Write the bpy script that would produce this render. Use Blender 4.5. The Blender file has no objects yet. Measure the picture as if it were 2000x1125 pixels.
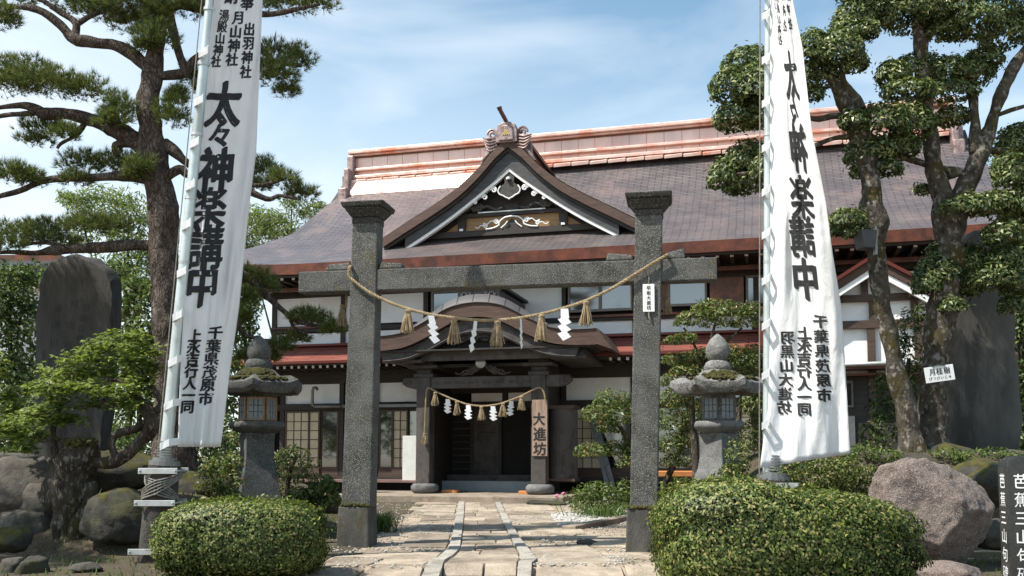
import bpy, bmesh, math, random
import numpy as np
from mathutils import Vector, noise
random.seed(7); RNG = np.random.default_rng(11)
SC = bpy.context.scene; COL = SC.collection
R = math.radians; PI = math.pi
# ------------------------------------------------------------------ camera, sky, sun, exposure
FP = 1850.0; TILT = R(4.3); EYE = np.array([0.0, 0.0, 1.4])
cd = bpy.data.cameras.new('camera'); cam = bpy.data.objects.new('camera', cd); COL.objects.link(cam)
cd.sensor_width = 36.0; cd.lens = 36.0*FP/2000.0; cd.shift_y = (750-562.5)/2000.0
cd.clip_end = 3000.0; cd.clip_start = 0.05
cam.location = EYE; cam.rotation_euler = (R(90)+TILT, 0, 0); SC.camera = cam
SUN_DIR = Vector((-0.52, -0.22, 0.82)).normalized()          # towards the sun
sl = bpy.data.lights.new('sun', 'SUN'); sl.energy = 4.8; sl.angle = R(0.5); sl.color = (1.0, 0.95, 0.86)
so = bpy.data.objects.new('sun', sl); COL.objects.link(so); so.rotation_euler = SUN_DIR.to_track_quat('Z', 'Y').to_euler()
W = bpy.data.worlds.new('World'); SC.world = W; W.use_nodes = True
wn = W.node_tree.nodes; wl = W.node_tree.links; bg = wn['Background']
sky = wn.new('ShaderNodeTexSky'); sky.sky_type = 'NISHITA'; sky.sun_disc = False
sky.sun_elevation = math.asin(SUN_DIR.z); sky.sun_rotation = math.atan2(SUN_DIR.x, SUN_DIR.y)
sky.altitude = 200; sky.air_density = 1.0; sky.dust_density = 0.7; sky.ozone_density = 0.9
tc = wn.new('ShaderNodeTexCoord'); mp = wn.new('ShaderNodeMapping'); mp.inputs['Scale'].default_value = (1.3, 1.3, 4.2); mp.inputs['Rotation'].default_value = (0.25, 0.3, 0.4)
nz = wn.new('ShaderNodeTexNoise'); nz.inputs['Scale'].default_value = 2.1; nz.inputs['Detail'].default_value = 5; nz.inputs['Roughness'].default_value = 0.5; nz.inputs['Distortion'].default_value = 0.5
rp = wn.new('ShaderNodeValToRGB'); rp.color_ramp.elements[0].position = 0.48; rp.color_ramp.elements[1].position = 0.80
rp.color_ramp.elements[0].color = (0.0, 0.0, 0.0, 1); rp.color_ramp.elements[1].color = (0.50, 0.50, 0.50, 1)
mx = wn.new('ShaderNodeMixRGB'); mx.inputs[2].default_value = (5.5, 5.9, 6.2, 1)
wl.new(tc.outputs['Generated'], mp.inputs[0]); wl.new(mp.outputs[0], nz.inputs['Vector']); wl.new(nz.outputs['Fac'], rp.inputs[0])
# thin haze that whitens the sky towards the horizon, more on the left (world directions)
dv = wn.new('ShaderNodeVectorMath'); dv.operation = 'DOT_PRODUCT'; dv.inputs[1].default_value = (-0.22, 0.0, -1.0); wl.new(tc.outputs['Generated'], dv.inputs[0])
hz = wn.new('ShaderNodeMapRange'); hz.interpolation_type = 'SMOOTHSTEP'; hz.inputs['From Min'].default_value = -0.52; hz.inputs['From Max'].default_value = -0.10; hz.inputs['To Min'].default_value = 0.0; hz.inputs['To Max'].default_value = 0.60; wl.new(dv.outputs['Value'], hz.inputs['Value'])
ad = wn.new('ShaderNodeMath'); ad.operation = 'ADD'; ad.use_clamp = True; wl.new(rp.outputs[0], ad.inputs[0]); wl.new(hz.outputs[0], ad.inputs[1])
ti = wn.new('ShaderNodeMixRGB'); ti.blend_type = 'MULTIPLY'; ti.inputs[0].default_value = 1.0; ti.inputs[2].default_value = (0.97, 1.11, 1.00, 1); wl.new(sky.outputs[0], ti.inputs[1])
wl.new(ad.outputs[0], mx.inputs[0]); wl.new(ti.outputs[0], mx.inputs[1]); wl.new(mx.outputs[0], bg.inputs[0])
bg.inputs[1].default_value = 0.132
SC.view_settings.view_transform = 'Standard'; SC.view_settings.look = 'None'; SC.view_settings.gamma = 1; SC.view_settings.exposure = 0.66
SC.render.engine = 'CYCLES'; SC.cycles.max_bounces = 6; SC.cycles.transparent_max_bounces = 8
SC.cycles.caustics_reflective = False; SC.cycles.caustics_refractive = False

# ------------------------------------------------------------------ where a photo point lies in the place
def ray(px, py):
    u = (px-1000)/FP; v = -(py-750)/FP
    return np.array([u, math.cos(TILT)-v*math.sin(TILT), math.sin(TILT)+v*math.cos(TILT)])
def at(px, py, Y):
    d = ray(px, py); return EYE + d*(Y/d[1])
def gz(x, y):                                                  # height of the ground
    def ss(t): t = min(1.0, max(0.0, t)); return t*t*(3-2*t)
    base = 0.10*ss((y-14)/12)
    l = 0.80*ss((y-13.0)/1.5)*ss((-3.2-x)/1.9)*(1-ss((y-21)/4))
    r = 1.42*ss((y-12.9)/1.6)*ss((x-2.7)/2.4)*(1-ss((y-20)/3))
    low = -0.12*ss((12.05-y)/0.1)*(1-ss((abs(x)-2.0)/0.6))
    bump = 0.03*noise.noise((x*1.1, y*1.1, 0.0)) + 0.012*noise.noise((x*4, y*4, 3.0))
    return base + l + r + low + bump*(1 if abs(x) > 1.2 else 0.4)
def ong(px, py):
    z = 0.05
    for _ in range(8):
        d = ray(px, py); p = EYE + d*((z-1.4)/d[2]); z = gz(p[0], p[1])
    return np.array([p[0], p[1], z])
def frame(ox, oy, deg):
    a = R(deg); return np.array([ox, oy, 0.0]), np.array([math.cos(a), -math.sin(a), 0]), np.array([math.sin(a), math.cos(a), 0])
HF = frame(0, 29.5, 15); GF = frame(0, 14.4, 10)
def loc(px, py, b, f=HF):                                      # (a, z) on the plane at depth b of a frame
    O, ex, ey = f; d = ray(px, py); t = (b-(EYE-O)@ey)/(d@ey); p = EYE+d*t-O
    return float(p@ex), float(p[2])

# ------------------------------------------------------------------ materials
def nt(name):
    m = bpy.data.materials.new(name); m.use_nodes = True
    n = m.node_tree.nodes; return m, n, m.node_tree.links, n['Principled BSDF']
def ramp(n, stops):
    r = n.new('ShaderNodeValToRGB'); e = r.color_ramp.elements
    while len(e) > 1: e.remove(e[-1])
    e[0].position = stops[0][0]; e[0].color = (*stops[0][1], 1)
    for p, c in stops[1:]:
        x = e.new(p); x.color = (*c, 1)
    return r
def M(name, c1, c2=None, scale=4.0, rough=0.7, metal=0.0, bump=0.0, bscale=30.0, speck=None, sscale=120.0, stretch=None, spec=0.5, stain=None, stscale=1.2, lo=0.35, hi=0.68, island=0.0, patch=None):
    """two-tone noise colour, fine speckle, large stains, bump"""
    m, n, l, p = nt(name); c2 = c2 or c1
    t = n.new('ShaderNodeTexCoord'); src = t.outputs['Object']
    if stretch:
        q = n.new('ShaderNodeMapping'); q.inputs['Scale'].default_value = stretch; l.new(src, q.inputs[0]); src = q.outputs[0]
    a = n.new('ShaderNodeTexNoise'); a.inputs['Scale'].default_value = scale; a.inputs['Detail'].default_value = 8; a.inputs['Roughness'].default_value = 0.65
    l.new(src, a.inputs['Vector']); r = ramp(n, [(lo, c1), (hi, c2)]); l.new(a.outputs['Fac'], r.inputs[0]); col = r.outputs[0]
    if stain:
        s = n.new('ShaderNodeTexNoise'); s.inputs['Scale'].default_value = stscale; s.inputs['Detail'].default_value = 6; s.inputs['Roughness'].default_value = 0.7
        l.new(src, s.inputs['Vector']); sr = ramp(n, [(0.50, (0, 0, 0)), (0.62, (1, 1, 1))]); l.new(s.outputs['Fac'], sr.inputs[0])
        mm = n.new('ShaderNodeMixRGB'); mm.inputs[2].default_value = (*stain, 1); l.new(sr.outputs[0], mm.inputs[0]); l.new(col, mm.inputs[1]); col = mm.outputs[0]
    if patch:                                                   # lichen or rust patches: (colour, scale, threshold)
        s = n.new('ShaderNodeTexNoise'); s.inputs['Scale'].default_value = patch[1]; s.inputs['Detail'].default_value = 9; s.inputs['Roughness'].default_value = 0.75; s.inputs['Distortion'].default_value = .6
        l.new(t.outputs['Object'], s.inputs['Vector']); sr = ramp(n, [(patch[2], (0, 0, 0)), (patch[2]+.07, (.85, .85, .85))]); l.new(s.outputs['Fac'], sr.inputs[0])
        mm = n.new('ShaderNodeMixRGB'); mm.inputs[2].default_value = (*patch[0], 1); l.new(sr.outputs[0], mm.inputs[0]); l.new(col, mm.inputs[1]); col = mm.outputs[0]
    if speck:
        s = n.new('ShaderNodeTexNoise'); s.inputs['Scale'].default_value = sscale; s.inputs['Detail'].default_value = 2
        l.new(src, s.inputs['Vector']); sr = ramp(n, [(0.55, (0, 0, 0)), (0.66, (1, 1, 1))]); l.new(s.outputs['Fac'], sr.inputs[0])
        mm = n.new('ShaderNodeMixRGB'); mm.inputs[2].default_value = (*speck, 1); l.new(sr.outputs[0], mm.inputs[0]); l.new(col, mm.inputs[1]); col = mm.outputs[0]
    if island:                                                  # each stone its own tone
        g = n.new('ShaderNodeNewGeometry'); ir = ramp(n, [(0, (1-island, 1-island*1.1, 1-island*1.2)), (.5, (1, .98, .96)), (1, (1+island, 1+island*.9, 1+island*.75))]); l.new(g.outputs['Random Per Island'], ir.inputs[0])
        mm = n.new('ShaderNodeMixRGB'); mm.blend_type = 'MULTIPLY'; mm.inputs[0].default_value = 1; l.new(col, mm.inputs[1]); l.new(ir.outputs[0], mm.inputs[2]); col = mm.outputs[0]
    l.new(col, p.inputs['Base Color']); p.inputs['Roughness'].default_value = rough; p.inputs['Metallic'].default_value = metal
    p.inputs['Specular IOR Level'].default_value = spec
    if bump:
        b = n.new('ShaderNodeTexNoise'); b.inputs['Scale'].default_value = bscale; b.inputs['Detail'].default_value = 6; b.inputs['Roughness'].default_value = 0.7
        l.new(src, b.inputs['Vector']); k = n.new('ShaderNodeBump'); k.inputs['Strength'].default_value = bump; k.inputs['Distance'].default_value = 0.03
        l.new(b.outputs['Fac'], k.inputs['Height']); l.new(k.outputs[0], p.inputs['Normal'])
    return m
def M_bark(name, dark, mid, light, scale, stretch, moss=None):
    m, n, l, p = nt(name); t = n.new('ShaderNodeTexCoord'); q = n.new('ShaderNodeMapping'); q.inputs['Scale'].default_value = (1, 1, stretch); l.new(t.outputs['Object'], q.inputs[0])
    w = n.new('ShaderNodeTexNoise'); w.inputs['Scale'].default_value = 4; w.inputs['Detail'].default_value = 6; l.new(q.outputs[0], w.inputs['Vector'])
    ad = n.new('ShaderNodeMixRGB'); ad.blend_type = 'ADD'; ad.inputs[0].default_value = .55; l.new(q.outputs[0], ad.inputs[1]); l.new(w.outputs['Color'], ad.inputs[2])
    v = n.new('ShaderNodeTexVoronoi'); v.feature = 'DISTANCE_TO_EDGE'; v.inputs['Scale'].default_value = scale; l.new(ad.outputs[0], v.inputs['Vector'])
    c = ramp(n, [(0.0, dark), (.05, tuple((a*.4+b*.6) for a, b in zip(dark, mid))), (.16, mid)]); l.new(v.outputs['Distance'], c.inputs[0])
    s = n.new('ShaderNodeTexNoise'); s.inputs['Scale'].default_value = 5; s.inputs['Detail'].default_value = 9; s.inputs['Roughness'].default_value = .75; l.new(q.outputs[0], s.inputs['Vector'])
    sr = ramp(n, [(.47, (0, 0, 0)), (.66, (.9, .9, .9))]); l.new(s.outputs['Fac'], sr.inputs[0]); x = n.new('ShaderNodeMixRGB'); x.inputs[2].default_value = (*light, 1); l.new(sr.outputs[0], x.inputs[0]); l.new(c.outputs[0], x.inputs[1]); col = x.outputs[0]
    if moss:
        s2 = n.new('ShaderNodeTexNoise'); s2.inputs['Scale'].default_value = 2.6; s2.inputs['Detail'].default_value = 7; l.new(t.outputs['Object'], s2.inputs['Vector']); r2 = ramp(n, [(.54, (0, 0, 0)), (.64, (.85, .85, .85))]); l.new(s2.outputs['Fac'], r2.inputs[0])
        y = n.new('ShaderNodeMixRGB'); y.inputs[2].default_value = (*moss, 1); l.new(r2.outputs[0], y.inputs[0]); l.new(col, y.inputs[1]); col = y.outputs[0]
    l.new(col, p.inputs['Base Color']); p.inputs['Roughness'].default_value = .95; p.inputs['Specular IOR Level'].default_value = .2
    h = ramp(n, [(0, (0, 0, 0)), (.22, (1, 1, 1))]); l.new(v.outputs['Distance'], h.inputs[0]); k = n.new('ShaderNodeBump'); k.inputs['Strength'].default_value = .9; k.inputs['Distance'].default_value = .035; l.new(h.outputs[0], k.inputs['Height'])
    k2 = n.new('ShaderNodeBump'); k2.inputs['Strength'].default_value = .7; k2.inputs['Distance'].default_value = .03; l.new(s.outputs['Fac'], k2.inputs['Height']); l.new(k.outputs[0], k2.inputs['Normal']); l.new(k2.outputs[0], p.inputs['Normal']); return m
def M_course(name, cols, mortar, roww, rowh, rough=0.5, metal=0.3, bump=0.6, msize=0.02, stain=None):
    """courses of sheet or tile over the UV map (metres)"""
    m, n, l, p = nt(name); uv = n.new('ShaderNodeUVMap')
    b = n.new('ShaderNodeTexBrick'); b.inputs['Scale'].default_value = 1; b.inputs['Brick Width'].default_value = roww; b.inputs['Row Height'].default_value = rowh
    b.inputs['Mortar Size'].default_value = msize; b.inputs['Mortar Smooth'].default_value = 0.2; b.inputs['Bias'].default_value = 0
    b.inputs['Color1'].default_value = (*cols[0], 1); b.inputs['Color2'].default_value = (*cols[1], 1); b.inputs['Mortar'].default_value = (*mortar, 1)
    # jitter the rows a little so that courses are not ruled lines
    jn = n.new('ShaderNodeTexNoise'); jn.inputs['Scale'].default_value = 1.4; jn.inputs['Detail'].default_value = 3; l.new(uv.outputs[0], jn.inputs['Vector'])
    sub = n.new('ShaderNodeVectorMath'); sub.operation = 'SUBTRACT'; sub.inputs[1].default_value = (0.5, 0.5, 0.5); l.new(jn.outputs['Color'], sub.inputs[0])
    scl = n.new('ShaderNodeVectorMath'); scl.operation = 'SCALE'; scl.inputs['Scale'].default_value = 0.05; l.new(sub.outputs[0], scl.inputs[0])
    add = n.new('ShaderNodeVectorMath'); add.operation = 'ADD'; l.new(uv.outputs[0], add.inputs[0]); l.new(scl.outputs[0], add.inputs[1]); l.new(add.outputs[0], b.inputs['Vector'])
    a = n.new('ShaderNodeTexNoise'); a.inputs['Scale'].default_value = 0.9; a.inputs['Detail'].default_value = 7; l.new(uv.outputs[0], a.inputs['Vector'])
    ar = ramp(n, [(0.3, (0.72, 0.72, 0.74)), (0.7, (1.2, 1.15, 1.12))]); l.new(a.outputs['Fac'], ar.inputs[0])
    mm = n.new('ShaderNodeMixRGB'); mm.blend_type = 'MULTIPLY'; mm.inputs[0].default_value = 0.85; l.new(b.outputs['Color'], mm.inputs[1]); l.new(ar.outputs[0], mm.inputs[2]); col = mm.outputs[0]
    if stain:
        s = n.new('ShaderNodeTexNoise'); s.inputs['Scale'].default_value = 0.55; s.inputs['Detail'].default_value = 8; s.inputs['Roughness'].default_value = .75; l.new(uv.outputs[0], s.inputs['Vector'])
        sr = ramp(n, [(0.50, (0, 0, 0)), (0.66, (.8, .8, .8))]); l.new(s.outputs['Fac'], sr.inputs[0])
        m2 = n.new('ShaderNodeMixRGB'); m2.inputs[2].default_value = (*stain, 1); l.new(sr.outputs[0], m2.inputs[0]); l.new(col, m2.inputs[1]); col = m2.outputs[0]
    l.new(col, p.inputs['Base Color']); p.inputs['Roughness'].default_value = rough; p.inputs['Metallic'].default_value = metal
    k = n.new('ShaderNodeBump'); k.inputs['Strength'].default_value = bump; k.inputs['Distance'].default_value = 0.03; k.invert = True
    l.new(b.outputs['Fac'], k.inputs['Height'])
    k2 = n.new('ShaderNodeBump'); k2.inputs['Strength'].default_value = 0.25; k2.inputs['Distance'].default_value = 0.05
    l.new(jn.outputs['Fac'], k2.inputs['Height']); l.new(k.outputs[0], k2.inputs['Normal']); l.new(k2.outputs[0], p.inputs['Normal'])
    return m
def M_leaf(name, stops, trans=0.25, rough=0.45, gloss=0.5):
    m, n, l, p = nt(name); g = n.new('ShaderNodeNewGeometry'); r = ramp(n, stops); l.new(g.outputs['Random Per Island'], r.inputs[0])
    l.new(r.outputs[0], p.inputs['Base Color']); p.inputs['Roughness'].default_value = rough; p.inputs['Specular IOR Level'].default_value = gloss
    t = n.new('ShaderNodeBsdfTranslucent'); h = n.new('ShaderNodeHueSaturation'); h.inputs['Value'].default_value = 1.5; h.inputs['Saturation'].default_value = 1.1; l.new(r.outputs[0], h.inputs['Color']); l.new(h.outputs[0], t.inputs[0])
    x = n.new('ShaderNodeMixShader'); x.inputs[0].default_value = trans; out = n['Material Output']
    l.new(p.outputs[0], x.inputs[1]); l.new(t.outputs[0], x.inputs[2]); l.new(x.outputs[0], out.inputs[0])
    return m
def M_glass(name, col, rough=0.03):
    m, n, l, p = nt(name); p.inputs['Base Color'].default_value = (*col, 1); p.inputs['Roughness'].default_value = rough; p.inputs['Specular IOR Level'].default_value = 1.0; p.inputs['IOR'].default_value = 1.9
    return m
MT = dict(
 granite=M('granite', (.040, .040, .038), (.10, .10, .093), 3.0, .85, bump=.6, bscale=60, speck=(.26, .26, .245), sscale=75, stain=(.030, .029, .022), stscale=1.6, patch=((.075, .064, .026), 1.9, .56)),
 granite_dark=M('granite_dark', (.018, .018, .016), (.048, .047, .042), 4, .9, bump=.6, bscale=40, speck=(.15, .15, .14), sscale=60, stain=(.02, .02, .016), stscale=2),
 plinth=M('plinth_stone', (.035, .035, .031), (.12, .115, .10), 2.2, .9, bump=.5, bscale=35, stain=(.06, .052, .03), stscale=2.5, stretch=(1, 1, .5), patch=((.16, .155, .14), 2.2, .60)),
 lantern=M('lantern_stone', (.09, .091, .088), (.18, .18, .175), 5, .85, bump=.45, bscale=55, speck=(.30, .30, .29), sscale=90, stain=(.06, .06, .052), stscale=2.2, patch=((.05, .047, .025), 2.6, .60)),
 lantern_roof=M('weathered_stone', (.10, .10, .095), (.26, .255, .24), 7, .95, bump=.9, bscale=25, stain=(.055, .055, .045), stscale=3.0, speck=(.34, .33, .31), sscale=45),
 lantern_dark=M('dark_lantern_stone', (.045, .045, .042), (.105, .103, .097), 5, .9, bump=.5, bscale=45, speck=(.2, .2, .19), sscale=80, stain=(.03, .03, .025), stscale=2.0, patch=((.17, .165, .15), 2.8, .60)),  # weathered stone, with the lantern's shade put into the darker colour
 stele=M('stele_stone', (.030, .029, .026), (.085, .078, .07), 1.6, .9, bump=.5, bscale=24, stain=(.015, .015, .013), stscale=.9, stretch=(1.2, 1.2, .35)),  # pine shade put into the dark base and stains, beside black lichen
 stele_dark=M('dark_stele_stone', (.045, .044, .041), (.12, .112, .10), 1.2, .75, bump=.3, bscale=25, stain=(.035, .033, .03), stscale=.9, stretch=(1, 1, .4)),
 polished=M('polished_black_stone', (.016, .018, .018), (.03, .032, .032), 20, .22, bump=.05, bscale=120, speck=(.09, .1, .1), sscale=160),
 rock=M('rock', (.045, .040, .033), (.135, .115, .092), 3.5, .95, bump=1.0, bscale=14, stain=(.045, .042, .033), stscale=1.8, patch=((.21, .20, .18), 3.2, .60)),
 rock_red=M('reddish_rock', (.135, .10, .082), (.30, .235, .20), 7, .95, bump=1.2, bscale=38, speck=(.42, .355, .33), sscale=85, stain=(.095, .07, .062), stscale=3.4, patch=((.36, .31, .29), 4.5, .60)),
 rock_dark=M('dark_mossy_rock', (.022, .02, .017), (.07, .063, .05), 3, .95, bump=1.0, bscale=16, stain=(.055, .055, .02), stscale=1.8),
 moss=M('moss', (.035, .034, .008), (.10, .088, .018), 9, 1, bump=1.0, bscale=60), soil=M('garden_soil', (.038, .028, .018), (.095, .07, .043), 2.5, 1, bump=1.0, bscale=26, speck=(.16, .125, .085), sscale=60, stain=(.06, .055, .013), stscale=1.0),
 earth=M('earth', (.25, .19, .135), (.44, .35, .26), 1.7, .95, bump=.8, bscale=22, speck=(.44, .37, .29), sscale=55, stain=(.15, .12, .085), stscale=1.1),
 paving=M('paving_stone', (.23, .19, .148), (.44, .37, .29), 2.6, .9, bump=.9, bscale=28, speck=(.40, .35, .285), sscale=65, stain=(.19, .155, .115), stscale=1.5, island=.35),
 kerbstone=M('kerb_stone', (.28, .26, .225), (.44, .41, .365), 4, .9, bump=.8, bscale=40, speck=(.54, .52, .48), sscale=80, stain=(.22, .20, .165), stscale=2.5, island=.18),
 gravel=M('gravel_stone', (.25, .24, .22), (.55, .53, .49), 9, .9, bump=.3),
 bark_pine=M_bark('pine_bark', (.024, .019, .016), (.098, .074, .060), (.20, .165, .143), 15, .38),
 bark_grey=M('laurel_bark', (.03, .025, .019), (.125, .108, .086), 9, .95, bump=1.3, bscale=18, stain=(.065, .050, .014), stscale=2.4, speck=(.22, .205, .18), sscale=13, stretch=(1, 1, .75), spec=.2),
 bark_dark=M('dark_bark', (.022, .017, .013), (.095, .078, .060), 7, .95, bump=1.3, bscale=15, stain=(.055, .05, .015), stscale=2.2, speck=(.18, .155, .13), sscale=22, stretch=(1, 1, .4), spec=.2),
 wood_dark=M('dark_timber', (.016, .012, .010), (.04, .031, .026), 5, .65, bump=.3, bscale=20, stretch=(.2, .2, 3)),
 wood_porch=M('weathered_porch_timber', (.055, .046, .041), (.115, .098, .088), 4, .75, bump=.5, bscale=22, stain=(.035, .03, .027), stscale=2, stretch=(1, 1, .5)),
 wood_carved=M('carved_grey_timber', (.034, .030, .028), (.085, .076, .071), 6, .75, bump=.8, bscale=18),
 wood_brown=M('brown_timber', (.04, .024, .017), (.095, .056, .038), 4, .6, bump=.3, bscale=30, stretch=(.4, .4, 3)),
 wood_tan=M('tan_timber', (.24, .135, .052), (.37, .22, .095), 3, .6, bump=.15, bscale=30, stretch=(.4, 1, 5)),
 wood_sign=M('sign_timber', (.21, .13, .09), (.42, .31, .235), 3, .7, bump=.3, bscale=40, stretch=(6, 6, .5)),
 veranda=M('veranda_boards', (.16, .095, .085), (.25, .16, .145), 4, .55, stretch=(.4, 3, 1)),
 copper_red=M('copper_fascia', (.07, .023, .014), (.19, .055, .027), 2.2, .38, metal=.35, bump=.15, bscale=8, stain=(.06, .022, .014), stscale=1.3),
 copper_pink=M('bright_copper', (.66, .42, .35), (.90, .66, .57), 1.6, .42, metal=.45, bump=.25, bscale=5, stain=(.72, .28, .18), stscale=.9),
 copper_brown=M('browned_copper', (.07, .035, .025), (.16, .075, .05), 2.0, .4, metal=.4, bump=.2, bscale=6, stain=(.23, .085, .045), stscale=1.2),
 oni=M('ridge_end_metal', (.22, .15, .14), (.46, .34, .32), 5, .45, metal=.35, bump=.4, bscale=20, stain=(.12, .085, .08), stscale=3),
 plaster=M('white_plaster', (.82, .83, .83), (.88, .89, .89), 1.2, .85, bump=.06, bscale=40, stain=(.76, .76, .73), stscale=.7),
 white=M('white_paint', (.80, .80, .79), (.84, .84, .83), 3, .5),
 white_metal=M('white_board', (.62, .63, .60), (.74, .75, .72), 3, .5, bump=.2, bscale=10),
 gold=M('gold_leaf', (.8, .55, .15), (.9, .65, .22), 9, .3, metal=.9),
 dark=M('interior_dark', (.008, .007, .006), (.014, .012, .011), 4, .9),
 grey_metal=M('grey_metal', (.16, .165, .165), (.25, .255, .255), 5, .4, metal=.6),
 steel=M('galvanised_steel', (.48, .53, .52), (.64, .69, .68), 6, .38, metal=.45, stain=(.42, .44, .42), stscale=1.5),
 band=M('steel_band', (.42, .43, .42), (.60, .61, .60), 8, .45, metal=.6),
 frame=M('window_frame', (.13, .115, .105), (.18, .16, .15), 5, .45, metal=.3),
 paper=M('shoji_paper', (.52, .45, .31), (.64, .57, .42), 2, .8),
 glass=M_glass('window_glass', (.10, .19, .26), .08), glass_dark=M_glass('dark_glass', (.010, .011, .011), .06),  # blue base of the upper panes stands in for reflected sky
 straw=M('rice_straw', (.23, .165, .09), (.46, .355, .22), 14, .9, bump=.8, bscale=60),
 rope_dark=M('old_rope', (.17, .16, .14), (.33, .31, .27), 20, .9, bump=.8, bscale=80),
 sheet=M('white_paper', (.84, .84, .84), (.88, .88, .88), 2, .7),
 ink=M('black_ink', (.010, .010, .011), (.018, .018, .019), 20, .75),
 carve=M('carved_shadow_stone', (.03, .03, .028), (.05, .05, .046), 20, .9),
 orange=M('orange_plank', (.55, .20, .06), (.65, .27, .09), 4, .7),
 blue_step=M('blue_grey_step', (.22, .25, .255), (.30, .33, .335), 2.5, .6, bump=.1),
 floodlight=M('floodlight_case', (.03, .03, .032), (.05, .05, .052), 6, .5),
 pink=M('pink_petal', (.75, .16, .40), (.85, .28, .52), 6, .6),
 post=M('iron_stained_concrete', (.03, .026, .022), (.085, .074, .06), 3.5, .9, bump=.9, bscale=25, stain=(.075, .038, .02), stscale=2.2),
 roof_tile=M_course('grey_copper_shingle', ((.140, .126, .130), (.195, .172, .172)), (.045, .037, .038), .46, .112, .42, .30, 1.0, .014, stain=(.255, .18, .162)),  # pinkish stain puts some warm copper sheen into the colour
 roof_low=M_course('red_copper_sheet', ((.34, .115, .085), (.41, .155, .115)), (.14, .03, .02), 1.6, .16, .42, .35, 1.0, .018),
 roof_porch=M_course('porch_copper_sheet', ((.075, .070, .072), (.10, .094, .095)), (.02, .018, .019), .48, 3.2, .6, .1, .8, .018),
 brown_edge=M('brown_roof_edge', (.05, .027, .019), (.11, .058, .040), 3, .7, bump=.6, bscale=22, stretch=(.5, .5, 4)),
)
def M_cloth():
    m, n, l, p = nt('banner_cloth'); t = n.new('ShaderNodeTexCoord'); a = n.new('ShaderNodeTexNoise'); a.inputs['Scale'].default_value = 2.0; a.inputs['Detail'].default_value = 6
    l.new(t.outputs['Object'], a.inputs['Vector']); r = ramp(n, [(.3, (.80, .81, .82)), (.7, (.88, .88, .88))]); l.new(a.outputs['Fac'], r.inputs[0]); l.new(r.outputs[0], p.inputs['Base Color']); p.inputs['Roughness'].default_value = .85
    cm = n.new('ShaderNodeMapping'); cm.inputs['Scale'].default_value = (1.6, 1.6, .45); cm.inputs['Rotation'].default_value = (0, .5, 0); l.new(t.outputs['Object'], cm.inputs[0])
    b = n.new('ShaderNodeTexNoise'); b.inputs['Scale'].default_value = 5; b.inputs['Detail'].default_value = 4; b.inputs['Distortion'].default_value = .8; l.new(cm.outputs[0], b.inputs['Vector'])
    k = n.new('ShaderNodeBump'); k.inputs['Strength'].default_value = .5; k.inputs['Distance'].default_value = .05; l.new(b.outputs['Fac'], k.inputs['Height']); l.new(k.outputs[0], p.inputs['Normal'])
    tr = n.new('ShaderNodeBsdfTranslucent'); tr.inputs[0].default_value = (.8, .82, .84, 1); x = n.new('ShaderNodeMixShader'); x.inputs[0].default_value = .22
    l.new(p.outputs[0], x.inputs[1]); l.new(tr.outputs[0], x.inputs[2]); l.new(x.outputs[0], n['Material Output'].inputs[0]); return m
MT['cloth'] = M_cloth()
MT['needle'] = M_leaf('pine_needles', [(0, (.03, .048, .014)), (.55, (.085, .115, .03)), (1, (.25, .27, .08))], .25, .5, .35)
MT['laurel'] = M_leaf('laurel_leaves', [(0, (.025, .044, .013)), (.55, (.10, .14, .04)), (1, (.33, .36, .15))], .18, .42, .5)
MT['hedge'] = M_leaf('box_hedge_leaves', [(0, (.020, .036, .008)), (.5, (.075, .112, .024)), (.85, (.24, .265, .08)), (1, (.36, .29, .14))], .2, .5, .28)
MT['azalea'] = M_leaf('azalea_leaves', [(0, (.035, .06, .015)), (.6, (.11, .15, .038)), (.92, (.24, .26, .08)), (1, (.34, .16, .07))], .25, .42, .4)
MT['maple'] = M_leaf('maple_leaves', [(0, (.055, .085, .014)), (.6, (.16, .21, .04)), (1, (.33, .37, .09))], .35, .45, .35)
MT['bamboo'] = M_leaf('bamboo_leaves', [(0, (.08, .12, .03)), (.6, (.16, .21, .06)), (1, (.28, .32, .11))], .35, .5, .3)
MT['wood_leaf'] = M_leaf('broad_leaves', [(0, (.022, .045, .012)), (.6, (.06, .095, .024)), (1, (.16, .20, .06))], .25, .45, .35)
MT['wood_leaf2'] = M_leaf('pale_broad_leaves', [(0, (.045, .075, .02)), (.6, (.10, .14, .035)), (1, (.19, .22, .07))], .3, .45, .35)
MT['iris'] = M_leaf('blade_leaves', [(0, (.05, .09, .02)), (1, (.13, .19, .05))], .3, .4, .4)

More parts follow.
